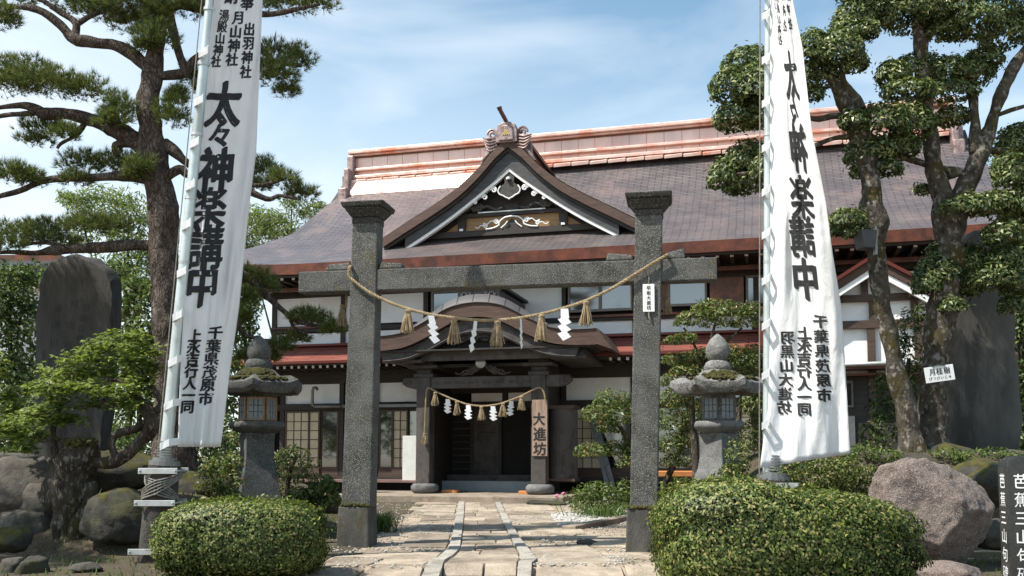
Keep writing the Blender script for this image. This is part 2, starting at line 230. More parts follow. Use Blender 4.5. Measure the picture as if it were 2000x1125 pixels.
# ------------------------------------------------------------------ mesh building
class MB:
    def __init__(s): s.v = []; s.f = []; s.uv = []; s.mi = []; s.cur = 0
    def add(s, vs, fs, uvs=None):
        k = len(s.v); s.v += [tuple(map(float, p)) for p in vs]
        for i, f in enumerate(fs):
            s.f.append(tuple(k+j for j in f)); s.mi.append(s.cur); s.uv.append([uvs[j] for j in f] if uvs is not None else None)
        return s
    def box(s, x0, x1, y0, y1, z0, z1):
        vs = [(x, y, z) for z in (z0, z1) for y in (y0, y1) for x in (x0, x1)]
        return s.add(vs, [(0, 2, 3, 1), (4, 5, 7, 6), (0, 1, 5, 4), (2, 6, 7, 3), (0, 4, 6, 2), (1, 3, 7, 5)])
    def hexa(s, lo, hi):                                       # two quads (4 points each, ccw from above), joined
        return s.add(list(lo)+list(hi), [(3, 2, 1, 0), (4, 5, 6, 7), (0, 1, 5, 4), (1, 2, 6, 5), (2, 3, 7, 6), (3, 0, 4, 7)])
    def frustum(s, cx, cy, z0, z1, a0, b0, a1, b1):
        q = lambda a, b, z: [(cx-a, cy-b, z), (cx+a, cy-b, z), (cx+a, cy+b, z), (cx-a, cy+b, z)]
        return s.hexa(q(a0, b0, z0), q(a1, b1, z1))
    def prism(s, poly, y0, y1, axis='y'):                      # polygon (a, z) extruded along depth
        n = len(poly)
        P = (lambda a, b, y: (a, y, b)) if axis == 'y' else ((lambda a, b, y: (y, a, b)) if axis == 'x' else (lambda a, b, y: (a, b, y)))
        vs = [P(a, b, y0) for a, b in poly]+[P(a, b, y1) for a, b in poly]
        return s.add(vs, [tuple(range(n)), tuple(range(2*n-1, n-1, -1))]+[(i, i+n, (i+1) % n+n, (i+1) % n) for i in range(n)])
    def band(s, top, bot, y0, y1):                             # strip between two polylines (a, z), extruded in depth
        for i in range(len(top)-1):
            s.hexa([(bot[i][0], y0, bot[i][1]), (bot[i+1][0], y0, bot[i+1][1]), (bot[i+1][0], y1, bot[i+1][1]), (bot[i][0], y1, bot[i][1])],
                   [(top[i][0], y0, top[i][1]), (top[i+1][0], y0, top[i+1][1]), (top[i+1][0], y1, top[i+1][1]), (top[i][0], y1, top[i][1])])
        return s
    def tube(s, pts, rad, n=8, cap=True, wob=0.0, seed=0.0):
        pts = [Vector(p) for p in pts]; k = len(pts)
        rad = [rad]*k if isinstance(rad, (int, float)) else list(rad)
        t0 = (pts[1]-pts[0]).normalized(); ref = Vector((0, 0, 1)) if abs(t0.z) < .9 else Vector((0, 1, 0))
        u = t0.cross(ref).normalized(); vs = []
        for i, p in enumerate(pts):
            t = (pts[min(i+1, k-1)]-pts[max(i-1, 0)]).normalized(); u = (u-t*u.dot(t)).normalized(); w = t.cross(u)
            for j in range(n):
                a = 2*PI*j/n; d = u*math.cos(a)+w*math.sin(a); r = rad[i]
                if wob: q = p+d*r; r *= 1+wob*noise.fractal(q*2.2+Vector((seed, 0, 0)), .8, 2.0, 4)
                vs.append(p+d*r)
        fs = [(i*n+j, i*n+(j+1) % n, (i+1)*n+(j+1) % n, (i+1)*n+j) for i in range(k-1) for j in range(n)]
        if cap: fs += [tuple(range(n-1, -1, -1)), tuple((k-1)*n+j for j in range(n))]
        return s.add(vs, fs)
    def lathe(s, prof, n=24, c=(0, 0, 0), rot=0.0, sq=None):   # prof [(r, z)]; n=6 gives a hexagon
        vs = []
        for r, z in prof:
            for j in range(n):
                a = rot+2*PI*j/n; vs.append((c[0]+r*math.cos(a), c[1]+r*math.sin(a), c[2]+z))
        k = len(prof); fs = [(i*n+j, i*n+(j+1) % n, (i+1)*n+(j+1) % n, (i+1)*n+j) for i in range(k-1) for j in range(n)]
        fs += [tuple(range(n-1, -1, -1)), tuple((k-1)*n+j for j in range(n))]
        return s.add(vs, fs)
    def grid(s, rows, uvs=None):
        nr, nc = len(rows), len(rows[0]); vs = [p for r in rows for p in r]; u = [q for r in uvs for q in r] if uvs else None
        return s.add(vs, [(i*nc+j, i*nc+j+1, (i+1)*nc+j+1, (i+1)*nc+j) for i in range(nr-1) for j in range(nc-1)], u)
    def build(s, name, mat, parent=None, smooth=False, bevel=0.0, auto=None):
        me = bpy.data.meshes.new(name); me.from_pydata(s.v, [], s.f)
        if any(q is not None for q in s.uv):
            L = me.uv_layers.new(name='UVMap'); flat = []
            for f, q in zip(s.f, s.uv):
                for j in range(len(f)): flat += (q[j] if q is not None else (0, 0))
            L.data.foreach_set('uv', flat)
        mats = mat if isinstance(mat, (list, tuple)) else [mat]
        for m in mats: me.materials.append(MT[m] if isinstance(m, str) else m)
        if len(mats) > 1: me.polygons.foreach_set('material_index', s.mi)
        if smooth: me.polygons.foreach_set('use_smooth', [True]*len(s.f))
        me.update()
        o = bpy.data.objects.new(name, me); COL.objects.link(o)
        if parent: o.parent = parent
        if bevel:
            b = o.modifiers.new('bevel', 'BEVEL'); b.width = bevel; b.segments = 2; b.limit_method = 'ANGLE'; b.angle_limit = R(35)
        if auto:
            me.polygons.foreach_set('use_smooth', [True]*len(s.f)); bm = bmesh.new(); bm.from_mesh(me)
            bmesh.ops.remove_doubles(bm, verts=bm.verts, dist=1e-5)
            for e in bm.edges:
                e.smooth = not (len(e.link_faces) == 2 and e.calc_face_angle(0) > R(auto))
            bm.to_mesh(me); bm.free()
        return o
def tag(o, label=None, cat=None, group=None, kind=None):
    if label: o['label'] = label
    if cat: o['category'] = cat
    if group: o['group'] = group
    if kind: o['kind'] = kind
    return o
def empty(name, p=(0, 0, 0), rz=0.0):
    o = bpy.data.objects.new(name, None); COL.objects.link(o); o.location = p; o.rotation_euler = (0, 0, rz); o.empty_display_size = .1; return o
def crom(pts, sub=5):                                          # smooth line through points of any length
    P = [np.array(p, float) for p in pts]; out = []
    for i in range(len(P)-1):
        a, b, c, d = P[max(i-1, 0)], P[i], P[i+1], P[min(i+2, len(P)-1)]
        for k in range(sub):
            t = k/sub; out.append(.5*((2*b)+(-a+c)*t+(2*a-5*b+4*c-d)*t*t+(-a+3*b-3*c+d)*t**3))
    out.append(P[-1]); return out
def npmesh(name, V, nv, mat, parent=None):                     # V: (faces, nv, 3), each face its own island
    V = np.ascontiguousarray(V, dtype=np.float32); k = len(V); me = bpy.data.meshes.new(name)
    me.vertices.add(k*nv); me.vertices.foreach_set('co', V.ravel()); me.loops.add(k*nv); me.loops.foreach_set('vertex_index', np.arange(k*nv, dtype=np.int32))
    me.polygons.add(k); me.polygons.foreach_set('loop_start', np.arange(0, k*nv, nv, dtype=np.int32)); me.update(calc_edges=True)
    me.materials.append(MT[mat]); o = bpy.data.objects.new(name, me); COL.objects.link(o)
    if parent: o.parent = parent
    return o
def unit(a): return a/np.maximum(np.linalg.norm(a, axis=-1, keepdims=True), 1e-9)
def lump(d, seed):                                             # uneven radius over directions
    r = np.random.default_rng(seed); s = np.zeros(len(d))
    for f, w in ((2.2, .5), (4.5, .3), (8.0, .2)):
        for _ in range(3):
            k = r.normal(size=3)*f; s += w*np.sin(d@k + r.uniform(0, 6.28))/2.0
    return s
def leaves(P, N, L, wd, jit=.6, droop=0.0, seed=1, tri=False):  # diamond leaves at P facing N
    r = np.random.default_rng(seed); k = len(P); n = unit(N + r.normal(size=(k, 3))*jit)
    t = unit(np.cross(n, r.normal(size=(k, 3)))); t[:, 2] -= droop; t = unit(t); b = unit(np.cross(n, t))
    s = (r.uniform(.65, 1.2, k)*L)[:, None]; w = s*wd
    fold = n*(w*.35)
    return np.stack([P-t*s*.5, P+b*w*.5+fold-t*s*.05, P+t*s*.5-n*s*.08, P-b*w*.5+fold-t*s*.05], 1)
def pad_points(c, rx, ry, rz, n, seed, shell=.35, flat=-.45, amp=.22):
    r = np.random.default_rng(seed); d = unit(r.normal(size=(int(n*1.5), 3))); d = d[d[:, 2] > flat-.15][:n]
    rad = (1-shell*r.random(len(d))**1.5)*(1+amp*lump(d, seed)); p = d*rad[:, None]*np.array([rx, ry, rz]); p[:, 2] = np.maximum(p[:, 2], flat*rz*(.8+.3*r.random(len(d))))
    return np.array(c)+p, unit(d/np.array([rx, ry, rz]))
def tufts(P, A, L, per, spread, wd, seed):                     # sprays of needles
    r = np.random.default_rng(seed); k = len(P); A = np.repeat(unit(A), per, 0); Q = np.repeat(P, per, 0)
    d = unit(A + r.normal(size=(k*per, 3))*spread); s = (r.uniform(.6, 1.1, k*per)*L)[:, None]; b = unit(np.cross(d, r.normal(size=(k*per, 3))))*wd
    return np.stack([Q-b, Q+b, Q+d*s], 1)
def rock(name, c, sz, mat, seed, sub=4, rot=0.0, amp=.28, parent=None, moss=False, flat=.0):
    bm = bmesh.new(); bmesh.ops.create_icosphere(bm, subdivisions=sub, radius=1.0); cs, sn = math.cos(rot), math.sin(rot); rs_ = np.random.default_rng(seed*13+1); PL = list(zip(unit(rs_.normal(size=(18, 3))), rs_.uniform(.66, .96, 18))); sv = Vector((seed*3.7, seed*1.3, 0))
    for v in bm.verts:
        d = v.co.normalized(); q = 0.0
        k = 1+amp*noise.fractal(d*1.3+sv, .9, 2.1, 5)+.05*noise.fractal(d*6+sv, .7, 2, 3)+q
        m = max(abs(d.x), abs(d.y), abs(d.z)); k *= (.72+.28/m)**.8 if m > .01 else 1
        for n_, d_ in PL:                                       # broken faces
            c_ = d.x*n_[0]+d.y*n_[1]+d.z*n_[2]
            if c_*k > d_: k = d_/c_+.12*(k-d_/c_)
        k *= 1.12+.05*noise.fractal(d*4+sv, .8, 2.1, 6)-.03*max(0, noise.noise(d*7+sv)-.25)*3
        p = Vector((d.x*sz[0], d.y*sz[1], d.z*sz[2]))*k; v.co = (p.x*cs-p.y*sn, p.x*sn+p.y*cs, p.z)
    me = bpy.data.meshes.new(name); bm.to_mesh(me); bm.free(); me.materials.append(MT[mat])
    if moss:
        me.materials.append(MT['moss'])
        for f in me.polygons:
            if f.normal.z > .72+.55*noise.fractal(f.center*6, .8, 2, 4): f.material_index = 1
    me.polygons.foreach_set('use_smooth', [True]*len(me.polygons))
    o = bpy.data.objects.new(name, me); COL.objects.link(o); o.location = c
    if parent: o.parent = parent
    return o

# ------------------------------------------------------------------ brush lettering
_G = {}
def glyph(ch, pen=.03, ang=.6, ratio=.45):
    """outline of a character thickened with a slanted oval pen; unit box, centre 0"""
    key = (ch, pen, ang, ratio)
    if key in _G: return _G[key]
    c = bpy.data.curves.new('lettering_source', 'FONT'); c.body = ch; c.resolution_u = 3
    o = bpy.data.objects.new('lettering_source', c); COL.objects.link(o); dg = bpy.context.evaluated_depsgraph_get()
    cu = o.evaluated_get(dg).to_curve(dg); loops = []; RIMS = []; tm = o.evaluated_get(dg).to_mesh(); BASEV = np.array([v.co[:2] for v in tm.vertices]); BASEF = [tuple(p.vertices) for p in tm.polygons]
    for sp in cu.splines:
        b = sp.bezier_points; n = len(b); pts = []
        for i in range(n):
            p0, p1 = b[i], b[(i+1) % n]; lin = (p0.handle_right-p0.co).length < 1e-5 and (p1.handle_left-p1.co).length < 1e-5
            L = (p1.co-p0.co).length; st = max(1, int(L/.06)) if lin else 5
            for k in range(st):
                t = k/st
                if lin: q = p0.co.lerp(p1.co, t)
                else: q = p0.co*(1-t)**3+p0.handle_right*3*t*(1-t)**2+p1.handle_left*3*t*t*(1-t)+p1.co*t**3
                pts.append((q.x, q.y))
        loops.append(np.array(pts))
    bpy.data.objects.remove(o); bpy.data.curves.remove(c)
    ar = [float(np.sum(l[:, 0]*np.roll(l[:, 1], -1)-np.roll(l[:, 0], -1)*l[:, 1]))/2 for l in loops]
    sg = 1 if ar[int(np.argmax(np.abs(ar)))] > 0 else -1
    ca, sa = math.cos(ang), math.sin(ang); allp = np.concatenate(loops); mn, mx_ = allp.min(0), allp.max(0); cen = (mn+mx_)/2
    cv = bpy.data.curves.new('g', 'CURVE'); cv.dimensions = '2D'; cv.fill_mode = 'BOTH'
    for l in loops:
        t = np.roll(l, -1, 0)-np.roll(l, 1, 0); t /= np.maximum(np.linalg.norm(t, axis=1, keepdims=True), 1e-6); nrm = np.stack([t[:, 1], -t[:, 0]], 1)*sg
        u = nrm@np.array([ca, sa]); v = nrm@np.array([-sa, ca]); h = np.sqrt(u*u+(ratio*v)**2)
        grad = (np.outer(u, [ca, sa])+ratio**2*np.outer(v, [-sa, ca]))/h[:, None]
        wob = np.array([[noise.noise((p[0]*5, p[1]*5, 1.7)), noise.noise((p[0]*5, p[1]*5, 9.1))] for p in l])*.012
        q = l+grad*pen+wob-cen; RIMS.append((l-cen, q))
        s = cv.splines.new('POLY'); s.points.add(len(q)-1); s.use_cyclic_u = True
        s.points.foreach_set('co', np.concatenate([q, np.zeros((len(q), 1)), np.ones((len(q), 1))], 1).astype(np.float32).ravel())
    if pen > .016:                                              # heavy pen: the letter itself plus a rim along its outline
        rim_v, rim_f = [], []
        for a_, q_ in RIMS:
            k0 = len(rim_v); n_ = len(a_); rim_v += list(a_)+list(q_); rim_f += [(k0+i, k0+(i+1) % n_, k0+n_+(i+1) % n_, k0+n_+i) for i in range(n_)]
        k0 = len(rim_v); V = np.concatenate([np.array(rim_v), BASEV-cen]); F = rim_f+[tuple(i+k0 for i in f) for f in BASEF]
        bpy.data.curves.remove(cv); _G[key] = (V, F); return _G[key]
    og = bpy.data.objects.new('g', cv); COL.objects.link(og); dg = bpy.context.evaluated_depsgraph_get(); me = og.evaluated_get(dg).to_mesh()
    V = np.array([v.co[:2] for v in me.vertices]); F = [tuple(p.vertices) for p in me.polygons]
    og.evaluated_get(dg).to_mesh_clear(); bpy.data.objects.remove(og); bpy.data.curves.remove(cv)
    _G[key] = (V, F); return _G[key]
def lettering(name, items, fn, mat, parent, cut=0.0, pen=.03, mirror=False):
    """items: (char, cx, cy, w, h, slant) in layout units (y down); fn maps layout point -> 3D"""
    bm = bmesh.new()
    for it in items:
        ch, cx, cy, w, h = it[:5]; sl_ = it[5] if len(it) > 5 else 0.0
        V, F = glyph(ch, .003 if pen < .016 and ch in '蕉碑樹' else min(pen, .036) if ch in '講楽葉県黒湯殿茂進樹蕉' else pen); vs = []
        for x, y in V:
            if mirror: x = -x
            vs.append(bm.verts.new((cx+x*w+sl_*y*h, cy-y*h, 0)))
        for f in F:
            try: bm.faces.new([vs[i] for i in f])
            except ValueError: pass
    if cut:
        xs = [v.co.x for v in bm.verts]; ys = [v.co.y for v in bm.verts]
        for ax, lo, hi in ((0, min(xs), max(xs)), (1, min(ys), max(ys))):
            q = lo+cut
            while q < hi:
                co = [0, 0, 0]; no = [0, 0, 0]; co[ax] = q; no[ax] = 1
                bmesh.ops.bisect_plane(bm, geom=bm.verts[:]+bm.edges[:]+bm.faces[:], plane_co=co, plane_no=no); q += cut
    for v in bm.verts: v.co = fn(v.co.x, v.co.y)
    me = bpy.data.meshes.new(name); bm.to_mesh(me); bm.free(); me.materials.append(MT[mat])
    o = bpy.data.objects.new(name, me); COL.objects.link(o); o.parent = parent; return o
# ================================================================== SETTING
def axis(lo, hi, fine0, fine1, st):
    a = list(np.arange(fine0, fine1+1e-6, st)); d = st
    x = fine1
    while x < hi: d *= 1.5; x += d; a.append(x)
    x = fine0; d = st
    while x > lo: d *= 1.5; x -= d; a.insert(0, x)
    return a
xs = axis(-600, 600, -12, 13, .22); ys = axis(-300, 1500, 6, 36, .22)
MB().grid([[(x, y, gz(x, y)) for x in xs] for y in ys]).build('ground', 'earth', smooth=True)['kind'] = 'structure'
# moss over the two raised beds
def moss_sheet(name, px, cond):
    mbm = MB(); st = .18
    for x in np.arange(px[0], px[1], st):
        for y in np.arange(px[2], px[3], st):
            cx, cy = x+st/2, y+st/2
            if cond(cx, cy) + .35*noise.noise((cx*1.3, cy*1.3, 5)) > 0:
                mbm.add([(a, b, gz(a, b)+.012) for a, b in ((x, y), (x+st, y), (x+st, y+st), (x, y+st))], [(0, 1, 2, 3)])
    tag(mbm.build(name, 'soil', smooth=True), kind='structure')
def bed(x, y):
    return (abs(x)-(2.35 if x < 0 else 2.75 if y > 14 else 2.2))*1.4
moss_sheet('garden_bed', (-14, 14, 7, 27), bed)

# paving of the path: centre strip between two kerb strips, broad slabs beside them
pv = MB(); kb = MB()
def slab(m, quad, h, inset=.012, jit=.010):
    c = np.mean([q[:2] for q in quad], 0); dz = random.uniform(-jit, jit)
    tx, ty = random.uniform(-.012, .012), random.uniform(-.012, .012)
    lo, hi = [], []
    for q in quad:
        v = np.array(q[:2])-c; L = np.linalg.norm(v); w = c+v*(1-inset/L); w2 = c+v*(1-(inset+.012)/L)
        z = gz(*w)+h+dz+tx*v[0]+ty*v[1]; lo.append((w[0], w[1], gz(*w)-.08)); hi.append((w2[0], w2[1], z))
    m.hexa(lo, hi)
def pt(px, py): return ong(px, py)[:2]
KL = [((896, 981), (908, 981)), ((893, 1000), (907, 1000)), ((888, 1025), (905, 1025)), ((883, 1050), (902, 1050)), ((876, 1075), (899, 1075)), ((855, 1095), (884, 1092)), ((838, 1118), (868, 1121)), ((815, 1150), (850, 1158))]
KR = [((965, 981), (976, 981)), ((975, 1005), (987, 1004)), ((988, 1035), (1003, 1034)), ((1000, 1060), (1018, 1059)), ((1015, 1087), (1040, 1086)), ((1020, 1101), (1050, 1098)), ((1012, 1122), (1040, 1124)), ((1004, 1160), (1034, 1160))]
def kerb(K):
    rows = [(pt(*a), pt(*b)) for a, b in K]
    for (a, b), (c, d) in zip(rows[:-1], rows[1:]):
        n = max(1, round(np.linalg.norm(c-a)/1.1))
        for k in range(n):
            f = lambda t: (a+(c-a)*t, b+(d-b)*t)
            (p, q), (r_, s_) = f(k/n), f((k+1)/n); slab(kb, [r_, s_, q, p], .055, .008, .006)
kerb(KL); kerb(KR)
tag(kb.build('kerb_strip', 'kerbstone', bevel=.006), kind='structure')
def line(K, side, y):                                          # x of a kerb side at ground depth y
    P = [pt(*k[side]) for k in K]; P = sorted(P, key=lambda p: p[1]); return float(np.interp(y, [p[1] for p in P], [p[0] for p in P]))
y = 12.1
while y < 28.0:
    d = random.uniform(.42, .85); y2 = min(y+d, 28.2); sk = random.uniform(-.03, .03)
    cuts = sorted([0.0, 1.0] + ([random.uniform(.25, .75)] if random.random() < .8 else []))
    for t0, t1 in zip(cuts[:-1], cuts[1:]):
        f = lambda t, yy: (line(KL, 1, yy)*(1-t)+line(KR, 0, yy)*t, yy+sk*(t-.5))
        slab(pv, [f(t0, y), f(t1, y), f(t1, y2), f(t0, y2)], .035, .012)
    y = y2
for t0, t1 in ((0, .55), (.55, 1)):                            # riser stone of the front step and the tread below it
    f = lambda t, yy: (line(KL, 1, yy)*(1-t)+line(KR, 0, yy)*t, yy)
    slab(pv, [f(t0, 11.78), f(t1, 11.78), f(t1, 12.1), f(t0, 12.1)], .05, .006)
for yy in (9.6, 10.3, 11.0):
    for t0, t1 in ((0, .4), (.4, 1)): slab(pv, [(-.9+1.5*t0, yy), (-.9+1.5*t1, yy), (-.9+1.5*t1, yy+.68), (-.9+1.5*t0, yy+.68)], .03, .014)
def flags(x0, x1, y0, y1, left):                               # irregular slabs on a jittered net, long way across
    ny = max(1, round((y1-y0)/.75)); G = {}
    for j in range(ny+1):
        yy = y0+(y1-y0)*j/ny; a, b = x0(yy), x1(yy); nx = max(1, round(abs(b-a)/.95)); G[j] = [(a+(b-a)*i/nx+(random.uniform(-.16, .16) if 0 < i < nx else 0), yy+(random.uniform(-.13, .13) if 0 < j < ny else 0)) for i in range(nx+1)]
    for j in range(ny):
        A, B = G[j], G[j+1]; n = min(len(A), len(B))-1
        if n < 1: continue
        ia = [round(k*(len(A)-1)/n) for k in range(n+1)]; ib = [round(k*(len(B)-1)/n) for k in range(n+1)]
        for k in range(n):
            if random.random() < .04: continue
            slab(pv, [A[ia[k]], A[ia[k+1]], B[ib[k+1]], B[ib[k]]], .02, .02, .014)
flags(lambda y: line(KL, 0, y)-(1.45 if y < 13.6 else .75 if y < 22 else 1.2), lambda y: line(KL, 0, y)-.02, 9.2, 27.9, True)
flags(lambda y: line(KR, 1, y)+.02, lambda y: line(KR, 1, y)+(2.0 if y < 16 else 1.25), 9.2, 27.9, False)
tag(pv.build('path', 'paving', bevel=.010), kind='structure')

# gravel beside the path: single stones
gr = []; rr = random.Random(5)
q0, q1, q2, q3 = pt(1075, 1003), pt(1225, 998), pt(1228, 1022), pt(1095, 1033)
stone = bmesh.new(); bmesh.ops.create_icosphere(stone, subdivisions=1, radius=1); SV = np.array([v.co[:] for v in stone.verts]); SF = [tuple(v.index for v in f.verts) for f in stone.faces]; stone.free()
g = MB()
for _ in range(1500):
    s, t = rr.random(), rr.random(); p = (q0*(1-s)+q1*s)*(1-t)+(q3*(1-s)+q2*s)*t; k = rr.uniform(.02, .05)
    V = SV*np.array([k, k*rr.uniform(.7, 1.2), k*.6])*(1+.25*RNG.normal(size=(len(SV), 1))*.5)+np.array([p[0], p[1], gz(p[0], p[1])+k*.25]); g.add(V, SF)
for _ in range(2600):                                          # loose grit over the bare earth
    px, py = rr.uniform(650, 1225), 985+140*rr.random()**1.3; p = ong(px, py); k = rr.uniform(.008, .026)
    V = SV*np.array([k, k*rr.uniform(.7, 1.3), k*.6])+np.array([p[0], p[1], p[2]+k*.2+.01]); g.add(V, SF)
tag(g.build('gravel', 'gravel'), 'pale gravel strewn beside the path right of the kerb strip', 'gravel', kind='stuff')
# long edging stones on the right
ed = empty('edging_stone', ong(1180, 1025)); tag(ed, 'long low edging stone running from path to right gate plinth', 'kerb stone')
a, b = ong(1110, 1037), ong(1228, 1018); c = (a+b)/2; d = unit(b-a); e = np.array([-d[1], d[0], 0]); L = np.linalg.norm(b-a)/2
ed.location = c
MB().hexa([c*0-d*L-e*.16, c*0+d*L-e*.13, c*0+d*L+e*.14, c*0-d*L+e*.15], [(-d*L-e*.15+np.array([0, 0, .10])), (d*L-e*.12+np.array([0, 0, .13])), (d*L+e*.13+np.array([0, 0, .12])), (-d*L+e*.14+np.array([0, 0, .09]))]).build('stone_block', 'paving', ed, bevel=.02)
st_ = rock('threshold_rock', ong(1150, 1062), (.16, .10, .07), 'rock', 31); tag(st_, 'small stone lying on the earth right of the path', 'stone')

# ================================================================== THE HOUSE
HR = empty('temple_lodge', (0, 29.5, 0), -R(15)); tag(HR, 'large timber temple lodge with sweeping grey roof, bright copper ridge and triangular front gable', 'lodge')
QP = .55
def zprof(b):
    v = (b+1.8)/6.8; return 7.4+4.8*(QP*v+(1-QP)*v*v)
AL_B = [-1.8, -.8, .3, .8, 1.6, 2.6, 3.45, 4.55, 5]; AL_A = [-10.7, -10.25, -9.6, -9.2, -8.57, -8.39, -8.16, -7.56, -7.35]
def aleft(b): return float(np.interp(b, AL_B, AL_A))
CA = 3.05
def aright(b): return 2*CA-aleft(b)
mr = MB(); bs = np.linspace(-1.8, 5, 35); sl_len = [0.0]
for b0, b1 in zip(bs[:-1], bs[1:]): sl_len.append(sl_len[-1]+math.hypot(b1-b0, zprof(b1)-zprof(b0)))
def sori(a, b):                                                # upturn of the eave towards its corners
    e = max(0, abs(a-CA)-9.0)/5.0; return .38*e*e*max(0, 1-(b+1.8)/3.5)
for sgn in (1, -1):                                            # front and back slope
    rows, uvr = [], []
    for b, s in zip(bs, sl_len):
        A = np.linspace(aleft(b), aright(b), 60)
        rows.append([(x, b if sgn == 1 else 10-b, zprof(b)+sori(x, b)) for x in A]); uvr.append([(x, s) for x in A])
    if sgn == -1: rows = [r[::-1] for r in rows]; uvr = [r[::-1] for r in uvr]
    mr.grid(rows, uvr)
for side in (0, 1):                                            # the hipped skirt at either end
    rows, uvr = [], []
    for b, s in zip(bs, sl_len):
        if b > 1.75: break
        x = aleft(b) if side == 0 else aright(b); Y = np.linspace(b, 10-b, 24); z = zprof(b)+sori(x, b)
        rows.append([(x, y, z) for y in (Y[::-1] if side == 0 else Y)]); uvr.append([(y, s) for y in (Y[::-1] if side == 0 else Y)])
    mr.grid(rows, uvr)
roof = mr.build('main_roof', 'roof_tile', HR, smooth=True)
m = MB()                                                       # end walls under the ridge
for side in (0, 1):
    m = MB(); xx = (lambda b: aleft(b)+.55) if side == 0 else (lambda b: aright(b)-.55)
    P = [(b, zprof(b)-.05) for b in bs if b >= 1.6]; pl = P+[(10-b, z) for b, z in P[::-1][1:]]
    x = -8.0 if side == 0 else 2*CA+8.0; m.prism(pl, x-.1, x+.1, 'x'); m.build('end_gable_wall', 'wood_dark', HR)
m = MB()                                                       # copper eave fascia, following the upturn
A = np.linspace(aleft(-1.8), aright(-1.8), 40)
top = [(x, 7.395+sori(x, -1.8)) for x in A]; bot = [(x, 7.06+sori(x, -1.8)) for x in A]
m.band(top, bot, -1.84, -1.66)
for x in (aleft(-1.8), aright(-1.8)): m.box(x-.02, x+.12, -1.66, 11.6, 7.3, 7.75)
m.build('eave_fascia', 'copper_red', HR)
m = MB(); m.band([(x, z+.03) for x, z in bot], [(x, z-.06) for x, z in bot], -1.74, -1.60); m.build('eave_batten', 'wood_dark', HR)
MB().box(aleft(-1.8)+.1, aright(-1.8)-.1, -1.66, 1.2, 7.10, 7.16).build('soffit', 'wood_dark', HR)
MB().box(-9.8, 15.9, -.62, -.50, 6.76, 6.88).build('eave_purlin', 'copper_red', HR)
rm = MB(); rm.cur = 0; rm.box(-.05, .05, 0, 1.75, -.08, .06); rm.cur = 1; rm.box(-.047, .047, -.02, 0, -.055, .045)
r0 = rm.build('rafter', ['wood_dark', 'white'], roof); r0.location = (-9.6, -1.50, 7.02)
for k in range(1, 64):
    c = r0.copy(); COL.objects.link(c); c.parent = roof; c.location = (-9.6+k*.40, -1.50, 7.02)
# ridge
m = MB(); a0, a1 = -7.5, 2*CA+7.5
m.box(a0, a1, 4.66, 5.34, 11.95, 12.86)
rid = m.build('ridge', M_course('copper_ridge_panel', ((.82, .58, .50), (.90, .66, .58)), (.5, .26, .19), .62, 3, .42, .35, .5, .012, stain=(.80, .42, .33)), HR)
U = rid.data.uv_layers.new(name='UVMap')
for p in rid.data.polygons:
    for li in p.loop_indices:
        v = rid.data.vertices[rid.data.loops[li].vertex_index].co; U.data[li].uv = (v.x, v.z*.3+.4)
MB().box(a0-.25, a1+.25, 4.42, 5.58, 12.98, 13.13).box(a0-.2, a1+.2, 4.50, 5.50, 12.905, 12.98).build('ridge_cap', 'copper_pink', HR, bevel=.03)
MB().box(a0-.1, a1+.1, 4.60, 5.40, 12.86, 12.905).build('ridge_groove', 'copper_brown', HR)
m = MB(); m.box(a0, a1, 4.50, 4.66, 12.32, 12.42); m.box(a0, a1, 4.38, 4.66, 11.98, 12.10)
k = a0
while k < a1-.3: m.hexa([(k, 4.22, 11.74), (k+.62, 4.22, 11.76), (k+.62, 4.66, 12.0), (k, 4.66, 12.0)], [(k, 4.20, 11.86+random.uniform(-.02, .02)), (k+.62, 4.20, 11.88), (k+.62, 4.66, 12.05), (k, 4.66, 12.05)]); k += .66
m.build('ridge_flashing', 'copper_pink', HR, bevel=.015)
sk = MB(); AA = np.linspace(a0-.1, -.3, 70); rows = []  # strip added and tilted to throw a sun glint below the ridge
for b, z in ((3.98, zprof(3.98)+.012), (4.04, zprof(4.04)+.05), (4.11, 11.50), (4.22, 11.80)): rows.append([(min(x, -.3), b-.012*noise.noise((x*2.3, b*6, 2)), z+.012*noise.noise((x*2.1, z*5, 7))) for x in AA])
sk.grid(rows).build('ridge_glint_strip', M('shiny_copper', (.70, .42, .34), (.92, .64, .54), 2.2, .32, metal=.7, bump=1.3, bscale=7, stain=(.33, .20, .18), stscale=1.1, stretch=(.5, 1, 2.5)), HR, smooth=True)
for nm, x, s in (('l', a0, -1), ('r', a1, 1)):
    m = MB(); m.box(min(x, x+s*.28), max(x, x+s*.28), 4.40, 5.60, 12.05, 12.92); m.box(min(x, x+s*.40), max(x, x+s*.40), 4.25, 5.75, 11.6, 12.1); m.box(min(x, x+s*.22), max(x, x+s*.22), 4.0, 4.4, 11.2, 12.3); m.box(min(x, x+s*.36), max(x, x+s*.36), 3.8, 4.2, 10.95, 11.5)
    m.box(min(x, x+s*.34), max(x, x+s*.34), 4.7, 5.3, 12.2, 12.75); e = m.build('ridge_end_ornament', 'oni', HR, bevel=.05)

